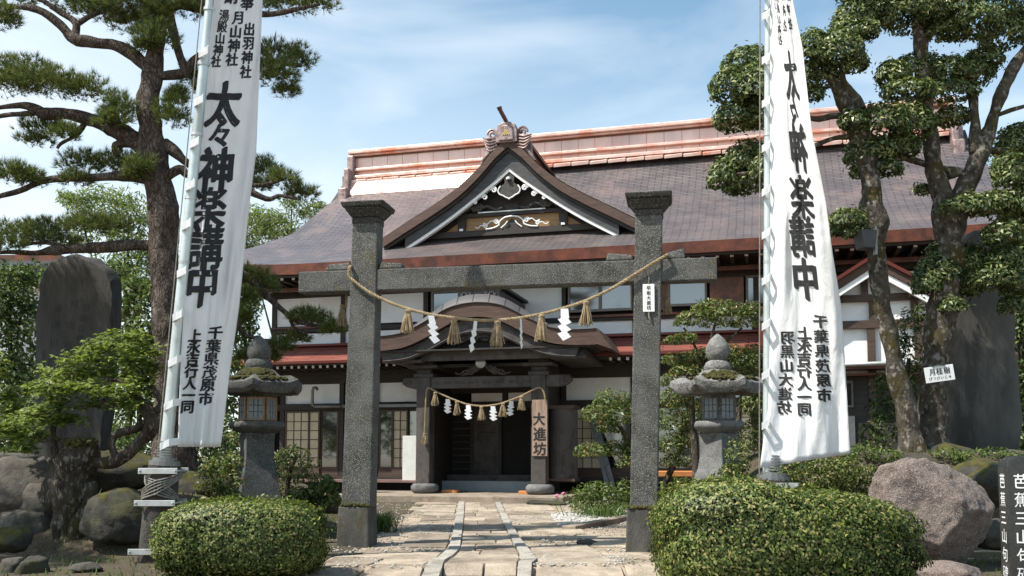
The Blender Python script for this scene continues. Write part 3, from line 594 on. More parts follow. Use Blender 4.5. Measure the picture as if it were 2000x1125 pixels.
# triangular front gable
RK = [(0, 11.34), (.42, 11.0), (.97, 10.42), (1.63, 9.86), (2.41, 9.37), (3.21, 8.93), (4.15, 8.40)]
half = [(p[0], p[1]) for p in crom([(x, 0, z) for x, z in RK], 4) for p in [(p[0], p[2])]]
gtop = [(-x, z) for x, z in half[::-1]]+half[1:]
def drop(P, d):
    out = []
    for i, p in enumerate(P):
        q0, q1 = P[max(i-1, 0)], P[min(i+1, len(P)-1)]; t = np.array([q1[0]-q0[0], q1[1]-q0[1]]); t /= np.linalg.norm(t)
        n = np.array([t[1], -t[0]]); n = n if n[1] < 0 else -n; out.append((p[0]+n[0]*d*.75, p[1]+n[1]*d-(0.0)))
    return out
def dropv(P, d): return [(x, z-d) for x, z in P]
L_ = [0.0]
for p, q in zip(half[:-1], half[1:]): L_.append(L_[-1]+math.hypot(q[0]-p[0], q[1]-p[1]))
gm = MB()
for s in (-1, 1):
    rows, uvr = [], []
    for (x, z), l in zip(half, L_):
        Y = np.linspace(-.52, 5, 24); rows.append([(s*x, y, z) for y in Y]); uvr.append([(y, -l) for y in Y])
    if s == -1: gm.grid(rows, uvr)
    else: gm.grid([r[::-1] for r in rows], [r[::-1] for r in uvr])
gab = gm.build('gable_roof', 'roof_tile', HR)
m = MB(); d1 = dropv(gtop, .03); d2 = dropv(gtop, .33); m.band(d1, d2, -.56, -.10); m.build('gable_edge', 'brown_edge', gab)
m = MB(); m.band(dropv(gtop, .335), dropv(gtop, .44), -.47, -.06); m.build('gable_batten', 'wood_dark', gab)
WL = [(p[0], p[2]) for p in crom([(0, 0, 10.40), (.57, 0, 9.94), (1.59, 0, 9.20), (2.45, 0, 8.64), (3.45, 0, 8.06)], 4)]; WL = [(-x, z) for x, z in WL[::-1]]+WL[1:]
up = [(x, float(np.interp(x, [p[0] for p in gtop], [p[1] for p in gtop]))-.445) for x, z in WL]
m = MB(); m.band(up, WL, -.40, -.24); m.build('bargeboard', M('bargeboard_timber', (.035, .034, .036), (.075, .073, .076), 5, .65, bump=.3, stretch=(.4, 1, 2)), gab)
m = MB(); m.band([(x, z-.003) for x, z in WL], [(x, z-.115) for x, z in WL], -.37, -.22); m.build('white_trim', 'white', gab)
poly = dropv(gtop, .5); MB().prism(poly[::-1], .12, .30).build('gable_wall', 'wood_dark', HR)
m = MB(); zz = 8.28
m.prism([(-2.3, 8.52), (-1.55, 9.0), (1.55, 9.0), (2.3, 8.52)], .05, .12); m.build('gable_panel', 'wood_tan', HR)
m = MB(); m.box(-1.75, 1.75, -.05, .06, 8.98, 9.10); m.box(-2.9, 2.9, -.06, .08, 8.36, 8.55); m.prism([(-1.78, 8.55), (-1.55, 8.55), (-1.5, 9.2), (-1.83, 9.2)], -.04, .07); m.prism([(1.55, 8.55), (1.78, 8.55), (1.83, 9.2), (1.5, 9.2)], -.04, .07)
m.prism([(-.18, 8.98), (.18, 8.98), (.24, 9.35), (-.24, 9.35)], -.04, .07); m.build('gable_beam', 'wood_dark', HR)
MB().box(-1.1, 1.1, -.085, -.05, 9.09, 9.125).box(-1.72, -1.60, -.09, -.06, 8.55, 8.62).box(1.60, 1.72, -.09, -.06, 8.55, 8.62).build('white_line', 'white', HR)
def scroll(m, cx, cz, s, mirror=1, y=-.3, r=.022, turns=1.6, tail=1.0, col=None):
    """an S-shaped cloud scroll drawn as a raised bead"""
    P = []
    for k in range(26):
        t = k/25*turns*2*PI; rad = s*(.30-.24*k/25); P.append((cx+mirror*(rad*math.cos(t)), y, cz+rad*math.sin(t)))
    P = P[::-1]
    for k in range(1, 16):
        t = k/15; P.append((cx+mirror*(s*.30+s*tail*t*1.1), y, cz+s*(.16*math.sin(t*7.0))*(1-t*.4)-s*.12*t))
    m.tube(P, [r*(1-.5*abs(i/len(P)-.4)) for i in range(len(P))], 6)
# pendant carving below the apex, outlined in white
pend = [(0, 10.26), (.17, 10.12), (.15, 9.92), (.28, 9.84), (.36, 9.70), (.31, 9.58), (.20, 9.53), (.10, 9.46), (.05, 9.45), (0, 9.41)]
pendf = pend+[(-x, z) for x, z in pend[::-1][1:-1]]
pd = MB().prism([(x, z) for x, z in pendf[::-1]], -.34, -.24).build('gable_pendant', 'wood_carved', HR, bevel=.02)
m = MB(); low = [(x, -.345, z) for x, z in pend[3:]]; low2 = low+[(-x, y, z) for x, y, z in low[::-1][1:]]; m.tube(crom(low2, 3), .022, 6)
for s in (-1, 1):
    scroll(m, s*.50, 9.74, .34, s, -.33, .024, tail=.8); scroll(m, s*.80, 9.52, .30, s, -.33, .022, tail=1.3); scroll(m, s*1.12, 9.38, .22, s, -.33, .02, tail=.9)
m.build('white_scroll', 'white', HR)
m = MB()
for s in (-1, 1):
    scroll(m, s*1.05, 9.24, .40, -s, -.12, .05, tail=1.5); scroll(m, s*1.22, 9.22, .28, s, -.12, .04, tail=.8)
m.lathe([(.02, 0), (.07, .01), (.07, .05), (.02, .06)], 12, (0, -.36, 9.98)); m.build('cloud_carving', 'wood_carved', HR)
MB().lathe([(.03, -.05), (.07, -.02), (.07, .03), (.03, .06)], 12, (-.02, -.37, 10.05)).build('carved_boss', 'white', HR)
# frog-leg strut in the tan panel
fl = [(0, 8.95), (.22, 8.92), (.38, 8.80), (.42, 8.68), (.62, 8.60), (.85, 8.58)]
m = MB(); m.prism([(x, z) for x, z in ([(-.3, 8.56), (-.22, 8.72), (0, 8.86), (.22, 8.72), (.3, 8.56)] )], -.02, .05)
m.build('strut_core', 'wood_dark', HR)
m = MB()
for s in (-1, 1):
    m.tube(crom([(s*x, -.07, z-.02) for x, z in fl], 4), .026, 6); scroll(m, s*.5, 8.78, .30, s, -.07, .022); scroll(m, s*.86, 8.66, .26, s, -.07, .02, tail=.9)
    m.tube(crom([(s*.12, -.07, 8.78), (s*.2, -.07, 8.68), (s*.34, -.07, 8.57)], 4), .022, 6)
m.build('white_strut', 'white', HR)
# gable ridge and its demon-tile end
MB().box(-.32, .32, -.35, 5, 11.0, 11.45).box(-.42, .42, -.4, 5, 11.45, 11.56).build('gable_ridge', 'copper_brown', HR)
op = [(-.45, 11.14), (-.44, 11.6), (-.36, 11.86), (-.15, 11.96), (.15, 11.96), (.36, 11.86), (.44, 11.6), (.45, 11.14)]
m = MB(); m.prism(op[::-1], -.62, -.38); m.prism([(x*.66, 11.2+(z-11.14)*.74) for x, z in op][::-1], -.68, -.60)
fin = m.build('gable_finial', 'oni', HR, bevel=.03); fin.scale = (.78, 1, .80); fin.location = (-.02, 0, 11.14*(1-.80))
for s in (-1, 1):
    m = MB()
    for (cx, cz, sc) in ((.62, 11.55, .85), (.72, 11.28, .62)):
        P = [(s*(cx+sc*(.26-.2*k/20)*math.cos(k/20*9.5)), -.5, cz+sc*(.26-.2*k/20)*math.sin(k/20*9.5)) for k in range(21)]; m.tube(P, .05, 7)
    for k in range(5):
        t = k*.11; m.tube(crom([(s*.42, -.5, 11.42-t), (s*.72, -.54, 11.36-t*1.1), (s*(1.02-.03*k), -.5, 11.44-t*1.15+.04*k)], 4), [.055-.0025*i for i in range(9)], 7)
    m.tube(crom([(s*.45, -.46, 11.1), (s*.9, -.46, 10.72), (s*1.12, -.44, 10.38)], 4), .07, 7)
    m.prism([(s*.3, 11.2), (s*.95, 11.2), (s*1.05, 10.55), (s*.62, 10.75)][::-s], -.42, -.36)
    m.build('finial_scroll', 'oni', fin)
m = MB()
for i in range(4):
    for j in range(i+1):
        if i < 3 or j in (0, 1, 2, 3):
            cx = (j-i/2)*.078; cz = 11.60-i*.055; m.prism([(cx, cz+.034), (cx+.034, cz), (cx, cz-.034), (cx-.034, cz)][::-1], -.70, -.675)
m.build('gold_crest', 'gold', fin)
hp_ = crom([(.03, -.45, 11.86), (-.08, -.62, 12.12), (-.19, -.78, 12.36), (-.22, -.85, 12.48)], 4); m = MB(); m.tube(hp_, [.085]*9+[.10, .10, .105, .105], 10); m.build('finial_horn', 'copper_brown', fin, smooth=True)

# ---------------- upper storey
m = MB()
def wallbox(m, a0, a1, z0, z1, y0=0.0, y1=.12): m.box(a0, a1, y0, y1, z0, z1)
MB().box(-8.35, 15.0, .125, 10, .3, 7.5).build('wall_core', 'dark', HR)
wp = MB()
for a0, a1, z0, z1 in ((-8.27, -5.84, 5.70, 6.64), (-5.68, -2.95, 5.70, 6.64), (-.45, 1.60, 5.64, 6.70), (-8.27, -5.84, 5.04, 5.44), (-5.68, -2.95, 5.04, 5.46), (-2.75, 1.55, 5.06, 5.48), (1.75, 3.78, 5.1, 5.50), (3.95, 7.3, 5.08, 5.50), (7.5, 10, 5.1, 5.5),
                       (-8.0, -5.86, 3.10, 3.74), (-5.66, -4.62, 3.12, 3.74), (-4.46, -2.35, 3.12, 3.74), (1.72, 3.70, 3.08, 3.86), (3.9, 7.3, 3.08, 3.86), (10.2, 14.8, 5.2, 6.6)):
    wp.box(a0, a1, .03, .12, z0, z1)
wp.build('plaster_panel', 'plaster', HR)
m = MB()
for a in (-8.36, -5.84, -2.95, 1.60, 3.80, 7.35, 10.1, 12.5, 14.9):
    w = .16 if a != 1.60 else .13; m.box(a, a+w, -.04, .124, 4.9, 7.1)
m.box(-8.4, 15, -.05, .123, 6.66, 7.08); m.box(-8.4, 15, -.045, .122, 5.49, 5.64); m.box(-8.4, 15, -.035, .121, 4.9, 5.05)
m.build('timber_frame', 'wood_dark', HR)
MB().box(-8.4, -5.8, -.10, -.03, 5.60, 5.66).box(1.55, 7.9, -.12, -.03, 5.60, 5.67).box(-8.45, 15, -.09, -.03, 5.02, 5.07).build('flashing_strip', 'copper_red', HR)
def window(a0, a1, z0, z1, halves, drape=True):
    f = MB(); t = .055; y0, y1 = -.06, .06
    f.box(a0-t, a1+t, y0, y1, z1, z1+t); f.box(a0-t, a1+t, y0-.03, y1, z0-t*1.4, z0); f.box(a0-t, a0, y0, y1, z0, z1); f.box(a1, a1+t, y0, y1, z0, z1)
    n = len(halves)
    for i in range(1, n): x = a0+(a1-a0)*i/n; f.box(x-.045, x+.045, y0+.01, y1, z0, z1)
    fr_ = f.build('window', 'frame', HR)
    for i, h in enumerate(halves):
        x0, x1 = a0+(a1-a0)*i/n, a0+(a1-a0)*(i+1)/n; q = .05
        MB().box(x0+(q if i else .01), x1-(q if i < n-1 else .01), .0+.012*i, .01+.012*i, z0+.01, z1-.01).build('pane', 'glass' if h else 'glass_dark', fr_)
    return fr_
window(-2.62, -.62, 5.80, 6.58, (1, 1)); window(1.86, 3.74, 5.86, 6.62, (0, 1)); window(4.92, 5.96, 5.92, 6.60, (1,)); window(7.20, 8.9, 5.92, 6.62, (1, 1)); window(12.7, 14.6, 5.9, 6.6, (1, 1))
for a0, a1 in ((6.10, 7.08), (3.98, 4.82)): MB().box(a0, a1, -.02, .10, 5.76, 6.66).build('copper_panel', 'copper_brown', HR)
# ---------------- lower pent roof
lr = MB()
LB = [-1.45, -1.1, -.6, -.02]; LZ = [4.36, 4.47, 4.68, 5.0]
for a_in, a_out, edge in (((-8.5, -9.15), None, 0),):
    pass
ls = [0]
for i in range(3): ls.append(ls[-1]+math.hypot(LB[i+1]-LB[i], LZ[i+1]-LZ[i]))
AE = lambda b: -8.45+(b+.02)*.55                                # hip at the left corner
rows = [[(x, b, z) for x in np.linspace(AE(b), 7.55, 40)] for b, z in zip(LB, LZ)]; uvr = [[(x, s) for x in np.linspace(AE(b), 7.55, 40)] for b, s in zip(LB, ls)]
lr.grid(rows, uvr)
rows = [[(AE(b), y, z) for y in np.linspace(11-b, b, 14)] for b, z in zip(LB, LZ)]; uvr = [[(y, s) for y in np.linspace(11-b, b, 14)] for b, s in zip(LB, ls)]; lr.grid(rows, uvr)
low = lr.build('pent_roof', 'roof_low', HR)
m = MB(); m.box(AE(-1.45)-.02, 7.58, -1.50, -1.40, 4.27, 4.375); m.box(AE(-1.45)-.03, AE(-1.45)+.07, -1.42, 11, 4.27, 4.37); m.box(-8.5, 7.62, -.20, -.06, 4.98, 5.06); m.box(7.50, 7.64, -1.5, -.06, 4.40, 5.12)
m.tube([(AE(-1.45), -1.48, 4.40), (AE(-.6), -.62, 4.73), (-8.42, .0, 5.06)], .07, 8); m.box(-8.60, -8.36, -.14, .1, 5.0, 5.30); m.build('pent_roof_edge', 'roof_low', low, bevel=.01)
MB().box(-8.9, 7.5, -1.38, .1, 4.24, 4.28).build('pent_soffit', 'wood_dark', low)
rm = MB(); rm.cur = 0; rm.box(-.04, .04, 0, 1.2, -.06, .06); rm.cur = 1; rm.box(-.040, .040, -.02, 0, -.045, .045)
r0 = rm.build('pent_rafter', ['wood_dark', 'white'], low); r0.location = (-8.95, -1.22, 4.20); k = 0
for k in range(1, 67):
    a = -8.95+k*.25
    if -3.3 < a < 3.25: continue
    c = r0.copy(); COL.objects.link(c); c.parent = low; c.location = (a, -1.22, 4.20)
# ---------------- lower storey
m = MB()
for a in (-8.36, -7.98, -5.84, -4.62, -3.02, 1.58, 3.72, 5.8, 7.35): m.box(a, a+.15, -.05, .124, .55, 4.3)
m.box(-8.4, 7.5, -.06, .123, 3.76, 4.26); m.box(-8.4, 7.5, -.07, .122, 2.88, 3.08); m.box(-8.4, 7.5, -.10, .13, .55, .72)
m.build('lower_frame', 'wood_dark', HR)
MB().box(-6.4, -2.2, -.16, -.08, 2.94, 3.03).build('rail_strip', 'grey_metal', HR)
def shoji(a0, a1, z0, z1, kind, y=-.02, cols=2, rows=6):
    """sliding door: timber frame with glass, paper or both"""
    f = MB(); t = .055
    f.box(a0, a0+t, y-.03, y+.03, z0, z1); f.box(a1-t, a1, y-.03, y+.03, z0, z1); f.box(a0+t, a1-t, y-.028, y+.028, z1-t, z1); f.box(a0+t, a1-t, y-.028, y+.028, z0, z0+.30)
    d = f.build('sliding_door', 'wood_brown', HR)
    if kind == 'glass': MB().box(a0+t, a1-t, y-.006, y+.004, z0+.30, z1-t).build('pane', 'glass_dark', d); return
    MB().box(a0+t, a1-t, y+.006, y+.016, z0+.30, z1-t).build('paper', 'paper', d); f = MB()
    for i in range(1, cols): x = a0+t+(a1-a0-2*t)*i/cols; f.box(x-.012, x+.012, y-.012, y+.006, z0+.30, z1-t)
    for i in range(1, rows): z = z0+.30+(z1-t-z0-.30)*i/rows; f.box(a0+t, a1-t, y-.010, y+.005, z-.011, z+.011)
    f.build('muntin', 'wood_brown', d)
shoji(-7.80, -6.90, .72, 2.86, 'paper', cols=3); shoji(-6.92, -6.50, .72, 2.86, 'paper', -.08, 1); shoji(-6.50, -5.86, .72, 2.86, 'glass')
shoji(-5.66, -4.64, .72, 2.86, 'paper'); shoji(-4.44, -3.95, .72, 2.86, 'glass'); shoji(-3.97, -3.42, .72, 2.86, 'paper', -.06); shoji(-3.44, -3.02, .72, 2.86, 'glass')
shoji(1.9, 2.85, .72, 2.86, 'paper', cols=3); shoji(2.85, 3.7, .72, 2.86, 'glass'); shoji(3.9, 5.75, .72, 2.86, 'glass'); shoji(5.95, 7.3, .72, 2.86, 'paper', cols=4)
MB().box(-8.3, -2.35, -1.05, -.07, .56, .63).build('veranda', 'veranda', HR)
m = MB()
for a in (-7.9, -6.1, -4.4, -2.9): m.box(a, a+.14, -.95, -.8, .05, .56)
m.build('veranda_post', 'wood_dark', HR); MB().box(-8.2, -2.3, -.6, -.5, .05, .55).build('underfloor_shade', 'dark', HR)  # near-black panel stands in for the shade under the veranda
m = MB(); m.tube([(-6.55, -.22, 3.55), (-6.55, -.30, 3.60), (-6.62, -.34, 3.60), (-6.66, -.34, 3.5), (-6.66, -.34, 3.05), (-6.60, -.30, 2.99), (-5.7, -.24, 2.99)], .05, 8); m.build('drain_pipe', 'grey_metal', HR, smooth=True)
MB().box(-3.28, -2.5, -.9, -.86, .62, 2.0).build('white_board', 'white_metal', HR, bevel=.01)

# ---------------- entrance porch with curved roof
ap, bf = [], -3.2
XC = -.20; KT = [(0, 5.69), (.45, 5.65), (.9, 5.52), (1.5, 5.20), (2.1, 4.92), (2.6, 4.84), (3.0, 4.82), (3.42, 4.83)]
kh = [(p[0], p[2]) for p in crom([(x, 0, z) for x, z in KT], 5)]; ktop = [(-x+XC, z) for x, z in kh[::-1]]+[(x+XC, z) for x, z in kh[1:]]
kbot_h = [(0, 5.29), (.45, 5.24), (.9, 5.06), (1.5, 4.74), (2.1, 4.50), (2.6, 4.42), (3.0, 4.40), (3.42, 4.40)]
kh2 = [(p[0], p[2]) for p in crom([(x, 0, z) for x, z in kbot_h], 5)]; kbot = [(-x+XC, z) for x, z in kh2[::-1]]+[(x+XC, z) for x, z in kh2[1:]]
kout = [(x, z+.035+.23*max(0, 1-(abs(x-XC)/2.5)**2)) for x, z in ktop]
pm = MB(); rows, uvr, l = [], [], 0
for i, (x, z) in enumerate(kout):
    if i: l += math.hypot(x-kout[i-1][0], z-kout[i-1][1])
    rows.append([(x, bf-.07, ktop[i][1]+.004)]+[(x, y, z) for y in (bf+.10, -2.2, -1.1, .1)]); uvr.append([(l, v) for v in (0, .3, 1.0, 2.1, 3.2)])
pm.grid([r[::-1] for r in rows], [r[::-1] for r in uvr])
pr = pm.build('porch_roof', 'roof_porch', HR, smooth=True)
m = MB(); m.band(ktop, kbot, bf-.03, .05)
for s in (-1, 1):                                              # upturned tips
    x = ktop[-1][0] if s == 1 else ktop[0][0]; m.hexa(*[[(x, bf-.03, z0), (x+s*(.45 if z0 < 4.6 else .02), bf-.03, z0-(.16 if z0 < 4.6 else 0)), (x+s*(.45 if z0 < 4.6 else .02), .05, z0-(.16 if z0 < 4.6 else 0)), (x, .05, z0)][::s] for z0 in (4.42, 4.84)])
m.build('porch_roof_edge', 'brown_edge', pr)
kb1 = [(x, z-.03) for x, z in kbot if abs(x-XC) < 2.95]; kb2 = [(XC+(x-XC)*.97, z-.36-.05*math.cos((x-XC)*1.1)) for x, z in kb1]
m = MB(); m.band(kb1, kb2, bf+.10, bf+.22); m.build('porch_bargeboard', 'wood_carved', pr)
m = MB(); m.tube([(x, bf+.09, z-.06) for x, z in kb1], .02, 6); m.tube([(x, bf+.09, z+.05) for x, z in kb2], .018, 6); m.build('bargeboard_bead', 'wood_porch', pr)
m = MB()                                                       # box ridge on the curved roof
m.box(XC-.62, XC+.62, bf+.25, .1, 5.86, 6.08); m.box(XC-.5, XC+.5, bf+.3, .1, 6.08, 6.20); m.box(XC-.72, XC+.72, bf+.15, .1, 6.14, 6.22)
for s in (-1, 1): scroll(m, XC+s*.30, 6.0, .36, s, bf+.22, .03, tail=.3)
m.build('porch_ridge', M('porch_ridge_metal', (.06, .055, .055), (.11, .10, .10), 4, .6, metal=.1, bump=.3), pr, bevel=.015)
MB().box(-3.0, 3.1, bf+.05, .0, 4.36, 4.41).build('porch_soffit', 'wood_dark', pr)
rm = MB(); rm.box(-.035, .035, 0, 3.0, -.05, .05); k = 0
for s in (-1, 1):                                              # stepped brackets under the side eaves
    m = MB()
    for i in range(4): m.box(*sorted((s*(1.9+.26*i), s*(2.9-.03*i))), bf+.22+.06*i, -.1, 4.28-.07*(3-i)-.0, 4.33-.07*(3-i)+.02)
    m.build('eave_bracket', 'wood_carved', pr)
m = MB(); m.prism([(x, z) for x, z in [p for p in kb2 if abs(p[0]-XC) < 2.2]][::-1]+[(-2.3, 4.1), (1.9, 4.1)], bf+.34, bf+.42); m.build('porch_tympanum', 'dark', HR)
m = MB()                                                       # flower carving below the curved gable
for k in range(40):
    t = k/39*2-1; r1 = RNG.uniform(.05, .11); x = t*.85+XC; z = 4.80-.14*abs(t)**1.5+RNG.uniform(-.10, .10); yy = bf+.24+RNG.uniform(-.03, .03)
    m.tube([(x+r1*math.cos(q*.9), yy-.02*math.sin(q), z+r1*.8*math.sin(q*.9)) for q in range(8)], .028, 6)
m.build('flower_carving', 'wood_carved', HR)
m = MB(); m.box(-1.95, 1.98, bf+.30, bf+.46, 4.10, 4.38)
for k in range(15): scroll(m, -1.7+k*.25, 4.25, .16, 1 if k % 2 else -1, bf+.29, .015)
m.build('rainbow_beam', 'wood_porch', HR, bevel=.015)
bp = -2.35
m = MB(); m.box(-2.35, 2.05, bp-.14, bp+.14, 3.34, 3.66)
for s, x in ((-1, -2.35), (1, 2.05)):
    m.prism([(x, 3.34), (x+s*.22, 3.40), (x+s*.34, 3.52), (x+s*.28, 3.66), (x, 3.66)][::-s], bp-.12, bp+.12); scroll(m, x+s*.15, 3.53, .3, s, bp-.13, .03, tail=.2)
for k in range(17): scroll(m, -1.6+k*.2, 3.50, .15, 1 if k % 2 else -1, bp-.145, .014)
m.build('lintel_beam', 'wood_porch', HR, bevel=.015)
m = MB()                                                       # frog-leg carving with a mirror on it
for s in (-1, 1):
    m.tube(crom([(XC+s*.08, bp-.1, 4.02), (XC+s*.2, bp-.1, 3.85), (XC+s*.42, bp-.1, 3.76), (XC+s*.66, bp-.1, 3.70)], 4), [.07-.004*i for i in range(13)], 7); scroll(m, XC+s*.36, 3.80, .34, s, bp-.14, .03)
    for k in range(3): scroll(m, XC+s*(.12+.1*k), 3.95-.08*k, .2, s, bp-.16, .025)
m.build('frog_leg_carving', 'wood_carved', HR)
o = MB().lathe([(.02, 0), (.16, .01), (.165, .04), (.13, .06), (.02, .055)], 20, (0, 0, 0)).build('round_mirror', M('dull_mirror', (.34, .35, .36), (.44, .45, .46), 4, .3, metal=.5), HR, smooth=True); o.rotation_euler = (R(90), 0, 0); o.location = (-.24, bp-.22, 4.05)
for x in (-2.0, 1.45):                                          # bracket sets over the pillars
    m = MB()
    for i, (w, h) in enumerate(((.30, .12), (.22, .14), (.46, .10), (.30, .12), (.62, .09))): z = 3.66+sum((.12, .14, .10, .12, .09)[:i]); m.box(x-w, x+w, bp-w*.7, bp+w*.7, z, z+h-.004)
    m.build('bracket_set', 'wood_carved', HR, bevel=.02)
for x in (-2.0, 1.45):
    pl = MB().frustum(x, bp, .58, 3.66, .215, .215, .205, .205).build('porch_pillar', 'wood_porch', HR, bevel=.02)
    MB().lathe([(.30, .30), (.40, .36), (.41, .50), (.34, .58), (.24, .59)], 20, (x, bp, 0)).build('pillar_base', 'lantern', pl, smooth=True)
m = MB()                                                       # side walls and ceiling of the porch
m.box(-2.05, -1.95, bp+.2, 0, .3, 4.2); m.box(1.42, 1.52, bp+.2, 0, .3, 4.2); m.box(-2, 1.5, bp, 0, 3.95, 4.05); m.build('porch_wall', 'wood_dark', HR)
m = MB(); m.lathe([(.42, .72), (.42, 2.75), (.36, 2.8)], 28, (1.98, -1.7, 0)); m.build('rounded_screen', 'wood_porch', HR, smooth=False)
m = MB(); m.box(1.55, 2.40, -2.13, -1.3, 2.72, 2.82); m.box(1.55, 2.40, -2.13, -1.3, .66, .74); m.build('screen_rail', 'wood_brown', HR)
MB().box(-1.95, 1.42, -1.0, -.02, .3, .62).build('entrance_step', 'blue_step', HR, bevel=.01)
MB().box(-1.95, 1.42, -.5, .0, .62, .80).build('threshold', 'wood_porch', HR)
MB().box(-1.3, -.30, -.07, -.02, 3.02, 3.34).box(-.1, 1.05, -.07, -.02, 3.02, 3.34).build('transom_panel', 'plaster', HR)
m = MB(); m.box(-2, 1.5, -.14, -.06, 2.86, 3.02); m.box(-.28, -.12, -.14, -.06, 3.02, 3.6); m.box(-1.95, 1.45, -.14, -.06, 3.34, 3.6); m.box(-1.32, -1.2, -.14, -.06, .8, 2.86); m.box(-.40, -.30, -.14, -.06, .8, 2.86); m.box(1.0, 1.08, -.14, -.06, .8, 2.86); m.build('doorway_frame', 'wood_dark', HR)
m = MB(); m.box(-1.95, -1.3, -.05, .10, .8, 2.86); m.box(-.32, 1.02, -.01, .1, .8, 2.86); m.build('doorway_dark_panel', 'dark', HR)  # near-black panels stand in for the unlit room behind the doorway
m = MB()
for i in range(9): m.box(-1.93, -1.32, -.08, -.05, .95+.21*i, 1.0+.21*i)
m.build('louvre', 'wood_dark', HR)
m = MB(); m.box(-1.20, -.40, -.12, -.08, .8, 2.86)
for i in range(5): z = .92+.38*i; m.box(-1.12, -.48, -.15, -.12, z, z+.05); m.box(-1.12, -.48, -.14, -.12, z+.12, z+.30)
m.build('panel_door', 'wood_porch', HR, bevel=.01)
d = MB().box(1.08, 1.36, -.12, -.08, .8, 2.86).build('lattice_door', 'wood_brown', HR); m = MB()
for i in range(8): m.box(1.12, 1.32, -.14, -.12, 1.12+.21*i, 1.12+.21*i+.185)
m.build('paper', M('lattice_paper', (.62, .64, .66), (.72, .73, .74), 3, .8), d)
# stone terrace before the entrance
t = MB(); t.hexa([(-4.3, -3.95, .05), (2.45, -3.95, .05), (2.45, -.4, .05), (-4.3, -.4, .05)], [(-4.3, -3.95, .29), (2.45, -3.95, .29), (2.45, -.4, .31), (-4.3, -.4, .31)])
for a in (-3.3, -1.9, -.6, .8, 1.7): pass
ter = t.build('stone_terrace', 'paving', bevel=.02); ter.location = HR.location; ter.rotation_euler = HR.rotation_euler; tag(ter, kind='structure')
t = MB(); t.box(-6.2, -4.4, -3.2, -1.2, .05, .22); w = t.build('stone_step', 'paving', bevel=.02); w.location = HR.location; w.rotation_euler = HR.rotation_euler; tag(w, 'low stone step below the veranda left of the entrance', 'stone step')
# ================================================================== GABLED WING on the right
O_, EX, EY = HF
def house_world(a, b, z): return O_+EX*a+EY*b+np.array([0, 0, z])
bw = -3.0; axc, azt = loc(1704, 500, bw)
WR = empty('gabled_wing', house_world(axc, bw, 0), -R(15)); tag(WR, 'white plastered timber wing with small red edged gable behind the right laurel trunks', 'wing')
ztop = azt; sl_ = .62
MB().box(-1.75, 1.9, .18, 3.0, .3, 4.7).prism([(-1.75, 4.7), (1.9, 4.7), (1.9, 4.75), (0, ztop-.25), (-1.75, 4.75)][::-1], .18, 3).build('wall', 'plaster', WR)
m = MB(); tp = [(-2.3, ztop-2.3*sl_), (0, ztop), (2.3, ztop-2.3*sl_)]
m.band(tp, [(x, z-.10) for x, z in tp], -.35, 3.2); m.build('gable_roof', 'roof_low', WR)
m = MB(); m.band([(x, z-.105) for x, z in tp], [(x, z-.32) for x, z in tp], -.28, -.14); m.build('bargeboard', 'brown_edge', WR)
m = MB(); m.band([(x*.97, z-.325) for x, z in tp], [(x*.97, z-.50) for x, z in tp], -.24, -.12); m.build('white_trim', 'white', WR)
m = MB(); m.band([(x*.95, z-.33) for x, z in tp], [(x*.95, z-.40) for x, z in tp], -.10, .18); m.build('soffit', 'wood_dark', WR)
m = MB()
z1 = 5.42; z2 = 4.78
m.box(-1.8, 1.95, .06, .185, z1-.09, z1+.09); m.box(-1.8, 1.95, .05, .184, z2-.14, z2+.06)
for x in (-1.75, -.22, .20, 1.8): m.box(x-.06, x+.10, .08, .183, z1+.09, ztop-.45-abs(x)*sl_*.9)
for x in (-1.05, .0+.95, -.05): m.box(x-.06, x+.10, .08, .183, z2+.06, z1-.09)
for x in (-1.78, -.12, 1.0, 1.84): m.box(x-.05, x+.14, .07, .182, .4, z2-.14)
m.box(-1.8, 1.95, .055, .181, 3.56, 3.68); m.build('timber_frame', 'wood_brown', WR)
MB().box(-1.9, 2.0, -.45, .05, 3.55, 3.62).box(-1.9, 2.0, -.30, .04, 3.40, 3.46).build('pent_edge', 'copper_red', WR); MB().tube([(-1.9, -.46, 3.66), (2.0, -.46, 3.70)], .05, 10).build('gutter', 'steel', WR, smooth=True)
MB().box(-1.7, 1.85, .10, .184, .4, 3.40).build('lower_wall', 'wood_dark', WR)
f = MB().box(-1.5, -.55, .04, .10, 2.62, 3.3).build('window', 'frame', WR); MB().box(-1.44, -.60, .02, .04, 2.68, 3.24).build('pane', 'glass_dark', f)
for k in range(5): MB().box(-1.6+k*.22, -1.41+k*.22, .03, .10, .5, 2.4).build('shutter', 'grey_metal', WR)

